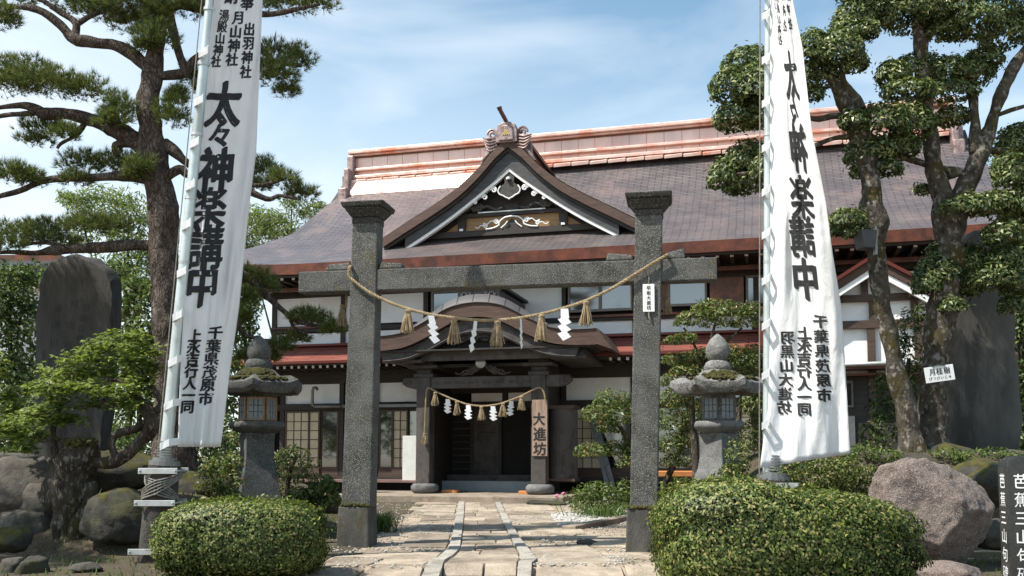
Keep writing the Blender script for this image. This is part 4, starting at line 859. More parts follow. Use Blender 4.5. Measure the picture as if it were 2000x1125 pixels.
# ================================================================== STONE GATE
GO, GX, GY = GF; GR = empty('stone_gate', (0, 14.4, 0), -R(10)); tag(GR, 'grey granite gate of two tall capped pillars joined by one long stone beam', 'gate')
def gate_world(a, b, z): return GO+GX*a+GY*b+np.array([0, 0, z])
for nm, zt in ((0, 5.13), (1, 5.06)):
    dp = .165; (l0, l1, t0, t1, q0, q1) = ((666, 723, 688, 737, 657, 719), (1230, 1284, 1241, 1294, 1222, 1283))[nm]
    xl_, xr_ = loc(l0, 985, -dp, GF)[0], loc(l1, 985, -dp, GF)[0]; tl_, tr_ = loc(t0, 430, -dp, GF)[0], loc(t1, 430, -dp, GF)[0]; pl_, pr0 = loc(q0, 1050, -.21, GF)[0], loc(q1, 1050, -.21, GF)[0]
    xb = (xl_+xr_)/2; xt = (tl_+tr_)/2; wb = (xr_-xl_)/2; wt_ = (tr_-tl_)/2; m = MB()
    m.hexa([(xl_, -dp, .60), (xr_, -dp, .60), (xr_, dp, .60), (xl_, dp, .60)], [(tl_, -dp+.01, zt), (tr_, -dp+.01, zt), (tr_, dp-.01, zt), (tl_, dp-.01, zt)])
    p = m.build('pillar', 'granite', GR, bevel=.018)
    MB().hexa([(pl_-.01, -.225, -.15), (pr0+.015, -.225, -.15), (pr0+.015, .225, -.15), (pl_-.01, .225, -.15)], [(pl_+.02, -.21, .62), (pr0, -.21, .62), (pr0, .21, .62), (pl_+.02, .21, .62)]).build('plinth', 'plinth', p, bevel=.025)
    c = MB().frustum(xt, 0, zt-.10, zt+.0, wt_+.008, dp+.004, wt_+.012, dp+.008); c.frustum(xt, 0, zt+.003, zt+.14, wt_+.015, dp+.015, wt_+.105, dp+.12); c.frustum(xt, 0, zt+.143, zt+.225, wt_+.125, dp+.14, wt_+.15, dp+.165); c.build('cap', 'granite_dark', p, bevel=.02)
    mm = MB()                                                  # moss cushion on the plinth edge
    for k in range(60): a = RNG.uniform(-.3, .3); mm.lathe([(.001, .0), (.03, .01), (.02, .03), (.002, .04)], 6, (xb+a*.75, RNG.uniform(-.205, -.17), .61+RNG.uniform(0, .03)))
    mm.build('moss_edge', 'moss', p)
m = MB()
m.box(-3.42, 3.08, -.135, .135, 3.965, 4.305); m.build('beam', 'granite', GR, bevel=.02)
m = MB()
for x0, x1, hl, hr in ((-2.10, -1.72, .11, .08), (1.45, 1.86, .12, .08), (-2.98, -2.56, .10, .12), (2.28, 2.62, .08, .15)):
    m = MB(); m.hexa([(x0, -.12, 4.31), (x1, -.12, 4.31), (x1, .12, 4.31), (x0, .12, 4.31)], [(x0+.03, -.11, 4.31+hl), (x1-.02, -.11, 4.31+hr), (x1-.02, .11, 4.31+hr), (x0+.03, .11, 4.31+hl)]); m.build('wedge', 'granite', GR, bevel=.02)
# ---------------- straw ropes
def pline(pix, b, f, off=None):
    O, ex, ey = f; out = []
    for px, py in pix:
        a, z = loc(px, py, b if not isinstance(b, dict) else b[(px, py)], f); out.append(np.array([a, b, z]))
    return out
def twisted(m, P, r, pitch, strands=3, n=6):
    P = [np.array(p) for p in P]; D = [0.0]
    for p, q in zip(P[:-1], P[1:]): D.append(D[-1]+np.linalg.norm(q-p))
    N = max(20, int(D[-1]/(pitch/7))); S = np.linspace(0, D[-1], N); Q = np.stack([np.interp(S, D, [p[k] for p in P]) for k in range(3)], 1)
    T = unit(np.gradient(Q, axis=0)); U = unit(np.cross(T, np.array([0, 1, 0.001]))); V = np.cross(T, U)
    for k in range(strands):
        a = S/pitch*2*PI+2*PI*k/strands; m.tube(list(Q+(U*np.cos(a)[:, None]+V*np.sin(a)[:, None])*r*.55), r*.62, n)
def tassel(parent, p, h, w, seed):
    r = np.random.default_rng(seed); m = MB()
    m.lathe([(w*.16, .02), (w*.24, .0), (w*.20, -.03), (w*.14, -.05), (w*.22, -.08)], 8, p)
    for k in range(46):
        a, q = r.uniform(0, 6.28), math.sqrt(r.random()); x, y = w*.5*q*math.cos(a), w*.5*q*math.sin(a); e = h*r.uniform(.84, 1.05)
        m.tube([(p[0]+x*.28, p[1]+y*.28, p[2]-.02), (p[0]+x*.5+r.normal()*.006, p[1]+y*.5, p[2]-e*.38), (p[0]+x*1.0+r.normal()*.01, p[1]+y, p[2]-e)], [w*.045, w*.05, w*.028], 4)
    return m.build('tassel', 'straw', parent)
def streamer(parent, p, h, w, lean=0.0, yaw=0.0, n=3):
    """folded paper zigzag: four overlapping lozenges"""
    m = MB(); ca, sa = math.cos(yaw), math.sin(yaw); x, z = 0.0, 0.0; th = .004; s = h/(n+1.1)
    def quad(pts, dy):
        P = [(p[0]+(q[0]*ca)+lean*(-q[1]), p[1]+q[0]*sa+dy, p[2]+q[1]) for q in pts]; Q = [(a, b+th, c) for a, b, c in P]; m.hexa(P, Q)
    quad([(-w*.32, 0), (w*.32, 0), (w*.42, -s*.95), (-w*.30, -s*1.05)], 0); z = -s*.75; sg = 1
    for k in range(n):
        quad([(-w*.55, z-s*.30), (w*.05+sg*w*.1, z), (w*.62, z-s*.62), (-w*.05, z-s*1.02)], -.008*(k+1)-.004*(k % 2)); z -= s*.72; sg = -sg
    return m.build('paper_streamer', 'sheet', parent)
RG = empty('straw_rope', gate_world(0, -.42, 0), -R(10)); tag(RG, 'long twisted straw rope with tassels and paper streamers slung across the stone gate', 'rope')
b0 = -.215
gp = [(684, 520), (681, 537), (690, 548), (720, 570), (760, 590), (800, 604), (840, 614), (888, 621), (930, 625), (972, 625), (1015, 621), (1058, 613), (1100, 602), (1145, 587), (1190, 566), (1240, 536), (1280, 511), (1303, 498)]
P = [p-np.array([0, -.42, 0]) for p in pline(gp, b0, GF)]; P = crom(P, 4)
P = [p+np.array([0, .0, 0]) for p in P]; P.insert(0, P[0]+np.array([-.02, .22, .02])); P.append(P[-1]+np.array([.03, .26, .02]))
m = MB(); twisted(m, P, .023, .16)
for px, py0, py1 in ((676, 520, 600), (1302, 500, 578)):
    q = [p-np.array([0, -.42, 0]) for p in pline([(px, py0), (px+1, (py0+py1)/2), (px, py1)], .20, GF)]; twisted(m, q, .018, .12)
m.build('twist', 'straw', RG)
def on_rope(px):
    i = int(np.argmin([abs(g[0]-px) for g in gp])); py = float(np.interp(px, [g[0] for g in gp], [g[1] for g in gp])); a, z = loc(px, py, b0, GF); return np.array([a, b0+.42, z-.03])
for i, (px, L, w) in enumerate(((798, .34, .24), (888, .36, .22), (972, .37, .23), (1058, .37, .22), (1145, .35, .22))): tassel(RG, on_rope(px)+np.array([0, -.02, -.005]), L, w, i+1)
for px, py, L, w in ((669, 598, .32, .20), (1303, 582, .24, .16)):
    a, z = loc(px, py, .20, GF); tassel(RG, np.array([a, .62, z]), L, w, px)
for px, h, w, ln, yw in ((843, .56, .145, .16, .5), (930, .62, .11, -.14, 1.0), (1018, .60, .085, .03, 1.25), (1103, .62, .175, -.02, .15)): streamer(RG, on_rope(px)+np.array([0, -.04, .01]), h, w, ln, yw)
bi = bp-.30; RI = empty('entrance_rope', house_world(0, bi, 0), -R(15)); tag(RI, 'short thin straw rope with tassels and paper streamers hung between the entrance pillars', 'rope')
ip = [(829, 850), (831, 800), (833, 764), (838, 758), (850, 764), (875, 776), (893, 783), (914, 790), (941, 793), (964, 791), (985, 786), (1019, 773), (1040, 762), (1054, 757), (1062, 766), (1065, 782)]
P = [p-np.array([0, bi, 0]) for p in pline(ip, bi, HF)]; m = MB(); twisted(m, crom(P, 3), .024, .16); m.build('twist', 'straw', RI)
def on_in(px, py): a, z = loc(px, py, bi, HF); return np.array([a, -.03, z-.02])
for i, (px, py) in enumerate(((851, 766), (893, 784), (941, 794), (983, 787), (1019, 774))): tassel(RI, on_in(px, py), .37, .26, 40+i)
tassel(RI, on_in(830, 846), .30, .22, 50)
for px, py, ln, yw in ((875, 778, .0, .6), (915, 790, .0, .15), (963, 792, .05, .3), (999, 782, -.1, .7)): streamer(RI, on_in(px, py), .54, .20, ln, yw)
# ---------------- signs
SG = empty('gate_nameplate', gate_world(loc(1267, 580, -.18, GF)[0], -.18, 0), -R(10)); tag(SG, 'small white upright nameplate with black brush writing on the right gate pillar', 'nameplate')
a, zt = loc(1268, 555, -.18, GF); _, zb = loc(1268, 609, -.18, GF)
o = MB().box(-.085, .085, -.012, .012, zb, zt).build('board', 'white', SG, bevel=.004); hh = (zt-zb)/5.6
lettering('writing', [(c, 0, (k-2)*hh, hh*.95, hh*.95) for k, c in enumerate('早坂大進坊')], lambda x, y: (x, -.016, (zt+zb)/2-y), 'ink', SG, pen=.03)
MB().tube([(0, -.01, zb-.01), (0, -.012, zb-.06), (.01, -.012, zb-.10)], .012, 6).tube([(0, -.01, zt+.005), (.01, -.012, zt+.08), (0, .0, zt+.14)], .009, 6).build('cord', 'rope_dark', SG)
by = bp-.235; a0_, zt = loc(1041, 781, by); a1_, zb = loc(1068, 891, by); ac = (a0_+a1_)/2
NB = empty('entrance_name_board', house_world(ac, by, 0), -R(15)); tag(NB, 'tall brown wooden name board with three black characters on the right entrance pillar', 'name board')
MB().box(-(a1_-a0_)/2-.02, (a1_-a0_)/2+.02, -.02, .02, zb, zt).build('board', 'wood_sign', NB, bevel=.008); hh = (zt-zb)
lettering('writing', [('大', -.02, -.16*hh, .36, .38), ('進', 0, .11*hh, .38, .40), ('坊', .0, .37*hh, .38, .38)], lambda x, y: (x, -.026, (zt+zb)/2-y), 'ink', NB, pen=.035)
m = MB()
for q in (.02, .09): m.lathe([(.001, 0), (.014, .002), (.012, .008)], 8, (0, 0, 0))
for i, w_ in enumerate((-2.25, 1.1)):
    pass
# wooden blocks at the foot of the entrance pillars, planks leaning by the screen
for nm, (px0, px1), b_, lab in (('wood_block', (868, 892), -2.0, 'flat orange wooden block lying beside the left entrance pillar base'), ('wood_block', (1018, 1036), -2.2, 'short orange wooden block lying beside the right entrance pillar base')):
    a0, z0 = loc(px0, 958, b_); a1, _ = loc(px1, 958, b_); t = empty(nm, house_world((a0+a1)/2, b_, .30), -R(15)); tag(t, lab, 'wood block'); h = .09; l = (a1-a0)/2+.05
    MB().box(-l, l, -.12, .12, 0, h).build('block', 'orange', t, bevel=.01); MB().box(-l+.05, l+.18, .14, .3, 0, h*.8).build('batten', 'wood_porch', t, bevel=.01)
LP = empty('leaning_plank', house_world(2.75, -.6, .1), -R(15)); tag(LP, 'pair of weathered grey planks leaning against the wall right of the entrance', 'plank')
for dx in (0, .16): m = MB(); m.hexa([(dx+.45, -.5, 0), (dx+.58, -.5, 0), (dx+.58, -.44, 0), (dx+.45, -.44, 0)], [(dx-.32, .42, 2.5-dx*.8), (dx-.19, .42, 2.5-dx*.8), (dx-.19, .48, 2.5-dx*.8), (dx-.32, .48, 2.5-dx*.8)]); m.build('board', M('grey_plank', (.10, .10, .10), (.20, .20, .20), 4, .8, stretch=(4, 4, .4)), LP)

# ================================================================== STONE LANTERNS
def lantern(name, px, Y, ys, label, rot, dark):
    c = at(px, 889, Y); sc = Y/FP; z = lambda py: at(px, py, Y)[2]; r = empty(name, (c[0], Y, 0), 0); tag(r, label, 'stone lantern', 'stone lanterns behind the gate')
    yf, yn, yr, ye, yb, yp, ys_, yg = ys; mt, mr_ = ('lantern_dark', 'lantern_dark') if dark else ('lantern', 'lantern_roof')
    zf = z(yf); zn = z(yn); zr = z(yr); ze = z(ye); zb = z(yb); zp = z(yp); zs = z(ys_); g0 = gz(c[0], Y)-.1
    P = [(0.012, zf), (.05, zf-.03), (.13, zf-.10), (.195, zf-.22), (.205, zf-.32), (.17, zf-.42), (.12, zf-.47)]
    MB().lathe([(a, b) for a, b in P[::-1]], 24).build('finial', mr_, r, smooth=True)
    MB().lathe([(.14, zn-.22), (.22, zn-.17), (.24, zn-.10), (.20, zn-.02), (.12, zn+.03)], 24).build('finial_neck', mr_, r, smooth=True)
    m = MB(); top = zn-.17; R6 = .80
    prof = [(.30, ze-.02), (R6-.06, ze-.02), (R6, ze+.05), (R6, ze+.15), (R6*.80, ze+.23), (R6*.55, ze+(top-ze)*.62), (R6*.36, top-.02), (.22, top+.02)]; n = 36; vs = []
    for rr_, zz in prof:
        for j in range(n):
            a = rot+2*PI*j/n; hexr = math.cos(PI/6)/math.cos(((a-rot+PI/6) % (PI/3))-PI/6); t = min(1, max(0, (rr_-.2)/.4)); k = 1+(hexr-1)*t
            up = .10*max(0, (hexr-.90)/.13)**2*t*(rr_/R6); w_ = .012*noise.noise((math.cos(a)*4, math.sin(a)*4, zz*5+px)); vs.append((rr_*k*math.cos(a)*(1+w_), rr_*k*math.sin(a)*(1+w_), zz+up+w_))
    fs = [(i*n+j, i*n+(j+1) % n, (i+1)*n+(j+1) % n, (i+1)*n+j) for i in range(len(prof)-1) for j in range(n)]+[tuple(range(n-1, -1, -1))]
    m.add(vs, fs); rf = m.build('roof', mr_, r, auto=40)
    mm = MB(); rs = np.random.default_rng(int(px))
    for k in range(260):
        a = rs.normal()*.55-1.5; q = rs.choice([.34, .62])+rs.normal()*.05; zz = np.interp(q, [.2, R6*.36, R6*.55, R6*.8, R6], [top, top-.02, ze+(top-ze)*.62, ze+.23, ze+.15]); mm.lathe([(.002, -.02), (.035, 0), (.028, .018), (.004, .028)], 6, (q*math.cos(a)*.95, q*math.sin(a)*.95, zz+.0))
    mm.build('moss_patch', 'moss', rf, smooth=True)
    rb = .315; fb = MB().lathe([(rb, zp+.0), (rb, ze+.0)], 6, rot=rot).build('fire_box', mt, r, bevel=.012)
    ap_ = rb*math.cos(PI/6)
    for q in range(6):
        a = rot+PI/6+q*PI/3
        if q in (3, 4, 5) or True:
            dx, dy = math.cos(a), math.sin(a); tx, ty = -dy, dx; zc = (zp+ze)/2-.02; hw, hh_ = .115, (ze-zp)*.33
            if dy > .2: continue
            def bar(m, s0, s1, z0, z1, d0, d1): m.hexa([(dx*d+tx*s, dy*d+ty*s, z0) for s, d in ((s0, d0), (s1, d0), (s1, d1), (s0, d1))], [(dx*d+tx*s, dy*d+ty*s, z1) for s, d in ((s0, d0), (s1, d0), (s1, d1), (s0, d1))])
            w_ = MB(); e = .028; bar(w_, -hw-e, hw+e, zc+hh_, zc+hh_+e, ap_-.02, ap_+.014); bar(w_, -hw-e, hw+e, zc-hh_-e, zc-hh_, ap_-.02, ap_+.014); bar(w_, -hw-e, -hw, zc-hh_, zc+hh_, ap_-.02, ap_+.014); bar(w_, hw, hw+e, zc-hh_, zc+hh_, ap_-.02, ap_+.014)
            wn_ = w_.build('window', 'wood_tan' if dark else 'lantern', fb); b_ = MB(); bar(b_, -hw, hw, zc-hh_, zc+hh_, ap_-.01, ap_+.002); b_.build('pane', M('lantern_pane', (.16, .19, .21), (.24, .28, .30), 3, .4), wn_)
            b_ = MB()
            for s in (-.035, .035): bar(b_, s-.008, s+.008, zc-hh_, zc+hh_, ap_+.002, ap_+.008)
            for s in (-.33, .33): bar(b_, -hw, hw, zc+hh_*s-.008, zc+hh_*s+.008, ap_+.0025, ap_+.0085)
            b_.build('lattice', 'lantern', wn_)
    MB().lathe([(.30, zs-.0), (.40, zs+.05), (.47, zs+.10), (.47, zs+.17), (.43, zs+.205), (.33, zp+.002)], 6, rot=rot).build('platform', mt, r, bevel=.025)
    m = MB(); zg = z(yg); S = [(.245, zs), (.235, zs-.12), (.235, zs-.40), (.26, zs-.60), (.33, zg), (.36, zg-.12)]
    m.lathe([(w*1.414, za) for w, za in S[::-1]], 4, rot=PI/4)
    s = m.build('shaft', mt, r, bevel=.012); s.rotation_euler = (0, 0, rot+.35)
    b_ = MB().lathe([(.62, g0), (.62, zg-.22), (.56, zg-.14), (.40, zg-.11)], 6, rot=rot).build('base', mt, r, bevel=.03); return r
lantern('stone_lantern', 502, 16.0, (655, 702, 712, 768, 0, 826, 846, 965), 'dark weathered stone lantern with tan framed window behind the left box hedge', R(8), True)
lantern('stone_lantern', 1405, 16.0, (652, 706, 716, 768, 0, 824, 846, 945), 'pale grey stone lantern with moss on its roof right of the gate', R(20), False)

# ================================================================== STONE MONUMENTS
def stele(name, outline, Y, th, mat, label, yaw, cat='stone monument'):
    P = [at(px, py, Y) for px, py in outline]; c = np.mean(P, 0); r = empty(name, (c[0], Y, c[2]), yaw); tag(r, label, cat)
    n = len(P); pf = crom([((p[0]-c[0])/math.cos(yaw), 0, p[2]-c[2]) for p in P]+[((P[0][0]-c[0])/math.cos(yaw), 0, P[0][2]-c[2])], 6)[:-1]
    m = MB(); k = len(pf); rings = [(1.0, 0), (1.0, th*.7), (.95, th)]; vs = []
    cz = np.mean([q[2] for q in pf])
    for sc, y in [(.97, -.0), (1.0, .05)]+[(s, y+.05) for s, y in rings[1:]]:
        for q in pf: w_ = .055*noise.fractal((q[0]*2.2, y*3, q[2]*2.2), .8, 2.1, 4); vs.append((q[0]*sc+w_, y, cz+(q[2]-cz)*sc+w_))
    fs = [tuple(range(k))[::-1], tuple(range(3*k, 4*k))]+[(i*k+j, i*k+(j+1) % k, (i+1)*k+(j+1) % k, (i+1)*k+j) for i in range(3) for j in range(k)]
    m.add(vs, [f[::-1] for f in fs]); m.build('slab', mat, r, auto=40)
    return r, c
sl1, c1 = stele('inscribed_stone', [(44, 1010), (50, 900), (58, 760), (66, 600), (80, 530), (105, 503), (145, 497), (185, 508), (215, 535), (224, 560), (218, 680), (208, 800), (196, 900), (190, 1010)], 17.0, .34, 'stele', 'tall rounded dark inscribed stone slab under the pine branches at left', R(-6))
def on_st(x, y): p = at(x, y, 16.9); return (p[0]-c1[0], -.006, p[2]-c1[2])
tx = []
for xs_, ys0, st, s in (((163, 147), (600, 680), '羽黒山神社', 15), ((138, 121), (592, 715), '月山神社', 17), ((105, 90), (600, 730), '湯殿山神社', 17)):
    for k, ch in enumerate(st): t = k/(len(st)-1); tx.append((ch, xs_[0]+(xs_[1]-xs_[0])*t, ys0[0]+(ys0[1]-ys0[0])*t, s, s))
lettering('carved_writing', tx, on_st, 'carve', sl1, pen=.02)
stele('monument_slab', [(1822, 905), (1838, 780), (1858, 640), (1872, 520), (1890, 462), (1920, 448), (1965, 455), (1985, 500), (1990, 640), (1988, 900)], 16.8, .4, 'stele_dark', 'broad dark stone monument slab standing behind the right laurel trunk', R(5))
pd_ = empty('stone_pedestal', at(1920, 900, 16.6)); tag(pd_, 'rough low stone pedestal carrying the broad dark monument slab', 'pedestal')
zt = 1.50; 
for k in range(5): rk = rock('pedestal_stone', (-.9+.5*k, RNG.uniform(-.2, .2), -.25+RNG.uniform(-.06, .05)), (.36, .45, .28), 'rock_dark', 70+k, 3, RNG.uniform(0, 3), .2, pd_)
# black marker post at the right edge
MPos = ong(1990, 1130); MY = 9.3; cx = (1965-1000)/FP*(MY-.13)+.125*math.cos(R(9))+.125*math.sin(R(9))
BM = empty('marker_stone', (cx, MY, 0), R(-9)); tag(BM, 'polished black marker post with white carved characters on two faces', 'marker stone'); w_ = .125; zt = at(1975, 890, MY)[2]
m = MB(); arc = [(w_*math.cos(t), zt-.115+.115*math.sin(t)) for t in np.linspace(PI, 0, 15)]; m.prism([(w_, -.3)]+arc[::-1]+[(-w_, -.3)], -w_, w_); m.build('post', 'polished', BM, bevel=.008)
for q, (fx) in enumerate((lambda x, y: (x, -w_-.003, y), lambda x, y: (-w_-.003, -x, y))):
    lettering('carved_writing', [(c, 0, 0-(zt-.245-.178*k), .145, .15) for k, c in enumerate('芭蕉三山句碑')], lambda x, y, fx=fx: fx(x, -y), 'white', BM, pen=.012)

# ================================================================== FLAG POLES AND BANNERS
def flagpole(px_pts, Y, base, label, cuff, pr=.080):
    (bx, by), (tx_, ty_) = px_pts; b = at(bx, by, Y); t = at(tx_, ty_, Y); r = empty('flagpole', (b[0], Y, gz(b[0], Y))); tag(r, label, 'flagpole', 'steel flagpoles carrying the banners'); o = np.array(r.location)
    d = unit(t-b); b2 = b-d*.9; MB().tube([b2-o, b-o, t-o, t+d*1.5-o], [pr*1.02, pr, pr*.78, pr*.7], 16).build('pole', 'steel', r, smooth=True)
    m = MB()
    for py in (20, 130, 270, 395, 520, 640): q = b+(t-b)*((by-py)/(by-ty_)); m.tube([q-d*.02-o, q+d*.02-o], pr*.97, 16)
    m.build('collar', 'band', r)
    (x0, y0), (x1, y1), w0, w1 = base; p0 = at(x0, y0, Y); p1 = at(x1, y1, Y); m = MB(); m.tube([p0-o, (p0+p1)/2-o, p1-o], [w0, (w0+w1)/2, w1], 14, wob=.05); bp_ = m.build('base_post', 'post', r, smooth=True, auto=50)
    u = unit(p1-p0)
    m = MB(); m.tube([p1-u*.02-o, p1+u*.04-o], w1*1.02, 16); m.tube([p1+u*.04-o, p1+u*.08-o], w1*.8, 16)
    for k in range(6): q = p1+u*(.10+.035*k); m.tube([q-o, q+u*.02-o], .105-.004*k, 14)
    m.build('pipe_socket', 'grey_metal', r)
    for f in cuff:
        q = p0+(p1-p0)*f; wr = w0+(w1-w0)*f; m = MB(); cq = q-o; m.box(cq[0]-wr-.055, cq[0]+wr+.055, cq[1]-wr-.02, cq[1]-wr+.005, cq[2]-.038, cq[2]+.038); m.box(cq[0]-wr-.055, cq[0]+wr+.055, cq[1]+wr-.005, cq[1]+wr+.02, cq[2]-.038, cq[2]+.038)
        for s in (-1, 1): m.tube([(cq[0]+s*(wr+.03), cq[1]-wr-.05, cq[2]), (cq[0]+s*(wr+.03), cq[1]+wr+.05, cq[2])], .014, 8)
        m.build('steel_band', 'band', r, bevel=.004)
    qa = p0+(p1-p0)*cuff[0]-o; qb = p0+(p1-p0)*cuff[1]-o; m = MB(); w_ = w1*1.05; rs = random.Random(3)
    for k in range(1, 6):                                         # crossed lashing between two bands
        for s in (-1, 1):
            off = (k-3)*.030; ns = 14; P = []
            for j in range(ns+1):
                v = j/ns; an = s*(-1.75+3.5*v); z_ = qa[2]+.03+(qb[2]-qa[2]-.06)*v+off*(1-abs(2*v-1))*1.0+off*.4; cx_ = qa[0]+(qb[0]-qa[0])*v; cy_ = qa[1]+(qb[1]-qa[1])*v; rr_ = w_*1.03+.012+(.012 if s > 0 else 0)
                P.append((cx_+rr_*math.sin(an), cy_-rr_*math.cos(an), z_+.006*math.sin(9*v+k)))
            m.tube(P, .0105, 6)
    m.build('rope_lashing', 'rope_dark', r)
    L = MB(); L.tube([b-d*.8-o+np.array([-.10, -.02, 0]), t-o+np.array([-.11, -.02, 0])], .008, 6); L.build('halyard', 'rope_dark', r)
    return r, b, t, d
flagpole(((325, 873), (411, 0)), 12.4, ((303, 1100), (321, 906), .225, .195), 'leaning steel flagpole in a rope lashed base post left of the gate', (.61, .93, .13))
flagpole(((1498, 905), (1500, 0)), 12.0, ((1500, 1100), (1510, 935), .235, .20), 'upright steel flagpole rising behind the right clipped hedge', (.60, .92, .3), .056)
def banner(rows, Y, dY, label, items, tabs, fold, mirror, pole):
    ys = [r[0] for r in rows]; xl = [r[1] for r in rows]; xr = [r[2] for r in rows]; dd = [r[3] for r in rows]
    xl0 = lambda y: float(np.interp(y, ys, xl)); xr0 = lambda y: float(np.interp(y, ys, xr)); d0 = lambda y: float(np.interp(y, ys, dd))
    def surf(px, py, off=0.0):
        s = (px-xl0(py))/(xr0(py)-xl0(py)); y = Y+d0(py)*s+fold(s, py)+off; p = at(px, py, y); return p
    r = empty('banner', surf(xl0(ys[0]), ys[0])); tag(r, label, 'banner', 'tall white banners on the flagpoles'); o = np.array(r.location)
    yy = np.linspace(ys[0], ys[-1], 90); S = np.linspace(0, 1, 40)
    m = MB(); m.grid([[surf(xl0(y)+(xr0(y)-xl0(y))*s, y+tabs[3](s)*(1 if y == yy[-1] else max(0, (y-ys[-1]+60)/60))) - o for s in S] for y in yy]); c = m.build('cloth', 'cloth', r, smooth=True)
    sm = c.modifiers.new('thickness', 'SOLIDIFY'); sm.thickness = .003
    lettering('writing', items, lambda x, y: surf(x, y, -.012)-o, 'ink', r, cut=7.0, pen=.052, mirror=mirror)
    for k, py in enumerate(tabs[0]):                            # cloth loops round the pole
        q0, q1 = surf(xl0(py)+1, py-tabs[1]), surf(xl0(py)+1, py+tabs[1]); pc = pole(py); a = at(pc-tabs[2], py+4, Y-.09); b = at(pc-tabs[2], py+2*tabs[1]+4, Y-.09); c_ = at(pc+4, py-tabs[1]+2, Y-.10); d_ = at(pc+4, py+tabs[1]+2, Y-.10)
        m = MB(); m.add([q0-o, c_-o, a-o, b-o, d_-o, q1-o], [(0, 1, 4, 5), (1, 2, 3, 4)]); e, f = at(pc-tabs[2], py+4, Y+.06), at(pc-tabs[2], py+2*tabs[1]+4, Y+.06); m.add([a-o, e-o, f-o, b-o], [(0, 1, 2, 3)])
        t = m.build('tie_loop', 'cloth', r); t.modifiers.new('thickness', 'SOLIDIFY').thickness = .006
    return r
main = '太々神楽講中'
it = []
for ch, x, y, w, h in (('太', 437, 203, 66, 84), ('々', 428, 264, 46, 48), ('神', 421, 332, 66, 84), ('楽', 408, 405, 66, 76), ('講', 402, 482, 66, 84), ('中', 395, 556, 60, 84)): it.append((ch, x, y, w*1.08, h*1.10, .10))
def col(st, x0, y0, x1, y1, w, h, sl=.08): return [(c, x0+(x1-x0)*k/(len(st)-1), y0+(y1-y0)*k/(len(st)-1), w, h, sl) for k, c in enumerate(st)]
it += col('出羽神社', 487, 57, 480, 140, 23, 27) + col('月山神社', 464, 35, 453, 116, 25, 27) + col('湯殿山神社', 438, 30, 422, 120, 20, 24)
it += [('奉', 483, 4, 26, 34, .1), ('納', 452, -8, 26, 32, .1)]
it += col('千葉県茂原市', 421, 650, 402, 778, 30, 27, .1) + col('上永吉行人一同', 381, 655, 366, 795, 27, 27, .1)
banner([(-150, 441, 531, .75), (0, 418, 513, .78), (300, 383, 500, .72), (400, 372, 487, .66), (600, 359, 467, .62), (725, 352, 449, .58), (873, 347, 431, .50)], 12.36, .7,
       'white banner with brushed black characters reading the right way round left of the gate', it,
       ([-30, 95, 190, 272, 355, 432, 525, 610, 700, 785, 862], 7, 14, lambda s: 0), lambda s, y: (.05*math.sin(s*9+y*.006)+.030*math.sin(s*21+y*.013)+.014*math.sin(s*37-y*.01)*min(1, max(0, (y-150)/300))-.12*math.exp(-((s-.40-(y-600)*.0006)/.16)**2)*min(1, max(0, (y-330)/300)))*min(1, s*4), False, lambda py: 325+(873-py)*86/873)
it = []
for ch, x, y, w, h in (('太', 1545, 147, 24, 100), ('々', 1551, 218, 18, 60), ('神', 1560, 290, 32, 100), ('楽', 1566, 385, 44, 92), ('講', 1567, 462, 48, 84), ('中', 1573, 545, 50, 86)): it.append((ch, x, y, w*1.05, h*1.0, -.10))
it += col('千葉県茂原市', 1602, 628, 1610, 772, 30, 27, -.06) + col('上永吉行人一同', 1571, 650, 1571, 800, 29, 27, -.06) + col('羽黒山大進坊', 1539, 660, 1532, 796, 28, 27, -.06)
it += col('湯殿山神社', 1516, -4, 1523, 78, 9, 21, -.2) + col('月山神社', 1527, -40, 1532, 50, 8, 24, -.2) + col('出羽神社', 1538, -36, 1543, 46, 8, 24, -.2)
banner([(-150, 1503, 1527, -.98), (0, 1504, 1548, -.95), (90, 1504, 1567, -.90), (250, 1504, 1585, -.82), (400, 1505, 1614, -.68), (500, 1505, 1627, -.55), (600, 1505, 1643, -.42), (700, 1503, 1650, -.35), (800, 1500, 1656, -.30), (900, 1484, 1661, -.25)], 11.95, -.8,
       'bright white banner seen from behind with mirrored black characters right of the gate', it,
       ([-25, 22, 108, 193, 280, 366, 450, 540, 628, 725, 822], 7, 11, lambda s: 14-28*s), lambda s, y: (.045*math.sin(s*8+y*.008)+.022*math.sin(s*19-y*.01)+.010*math.sin(s*33+y*.02))*min(1, s*4), True, lambda py: 1499)
# ================================================================== TREES AND PLANTS
def limb(m, pts, Y, sub=4, n=9, wob=.25, seed=0, o=None):
    """pts: (px, py, radius px[, depth shift]) -> tapered limb"""
    P = [at(q[0], q[1], Y+(q[3] if len(q) > 3 else 0)) for q in pts]; rad = [q[2]*Y/FP for q in pts]
    Q = crom(P, sub); r = np.interp(np.linspace(0, len(pts)-1, len(Q)), range(len(pts)), rad); m.tube([q-o for q in Q], list(r), n, wob=wob, seed=seed)
def root(name, px, Y, label, cat, group=None):
    c = at(px, 889, Y); r = empty(name, (c[0], Y, gz(c[0], Y))); tag(r, label, cat, group); return r, np.array(r.location)
def padc(px, py, Y): return at(px, py, Y)
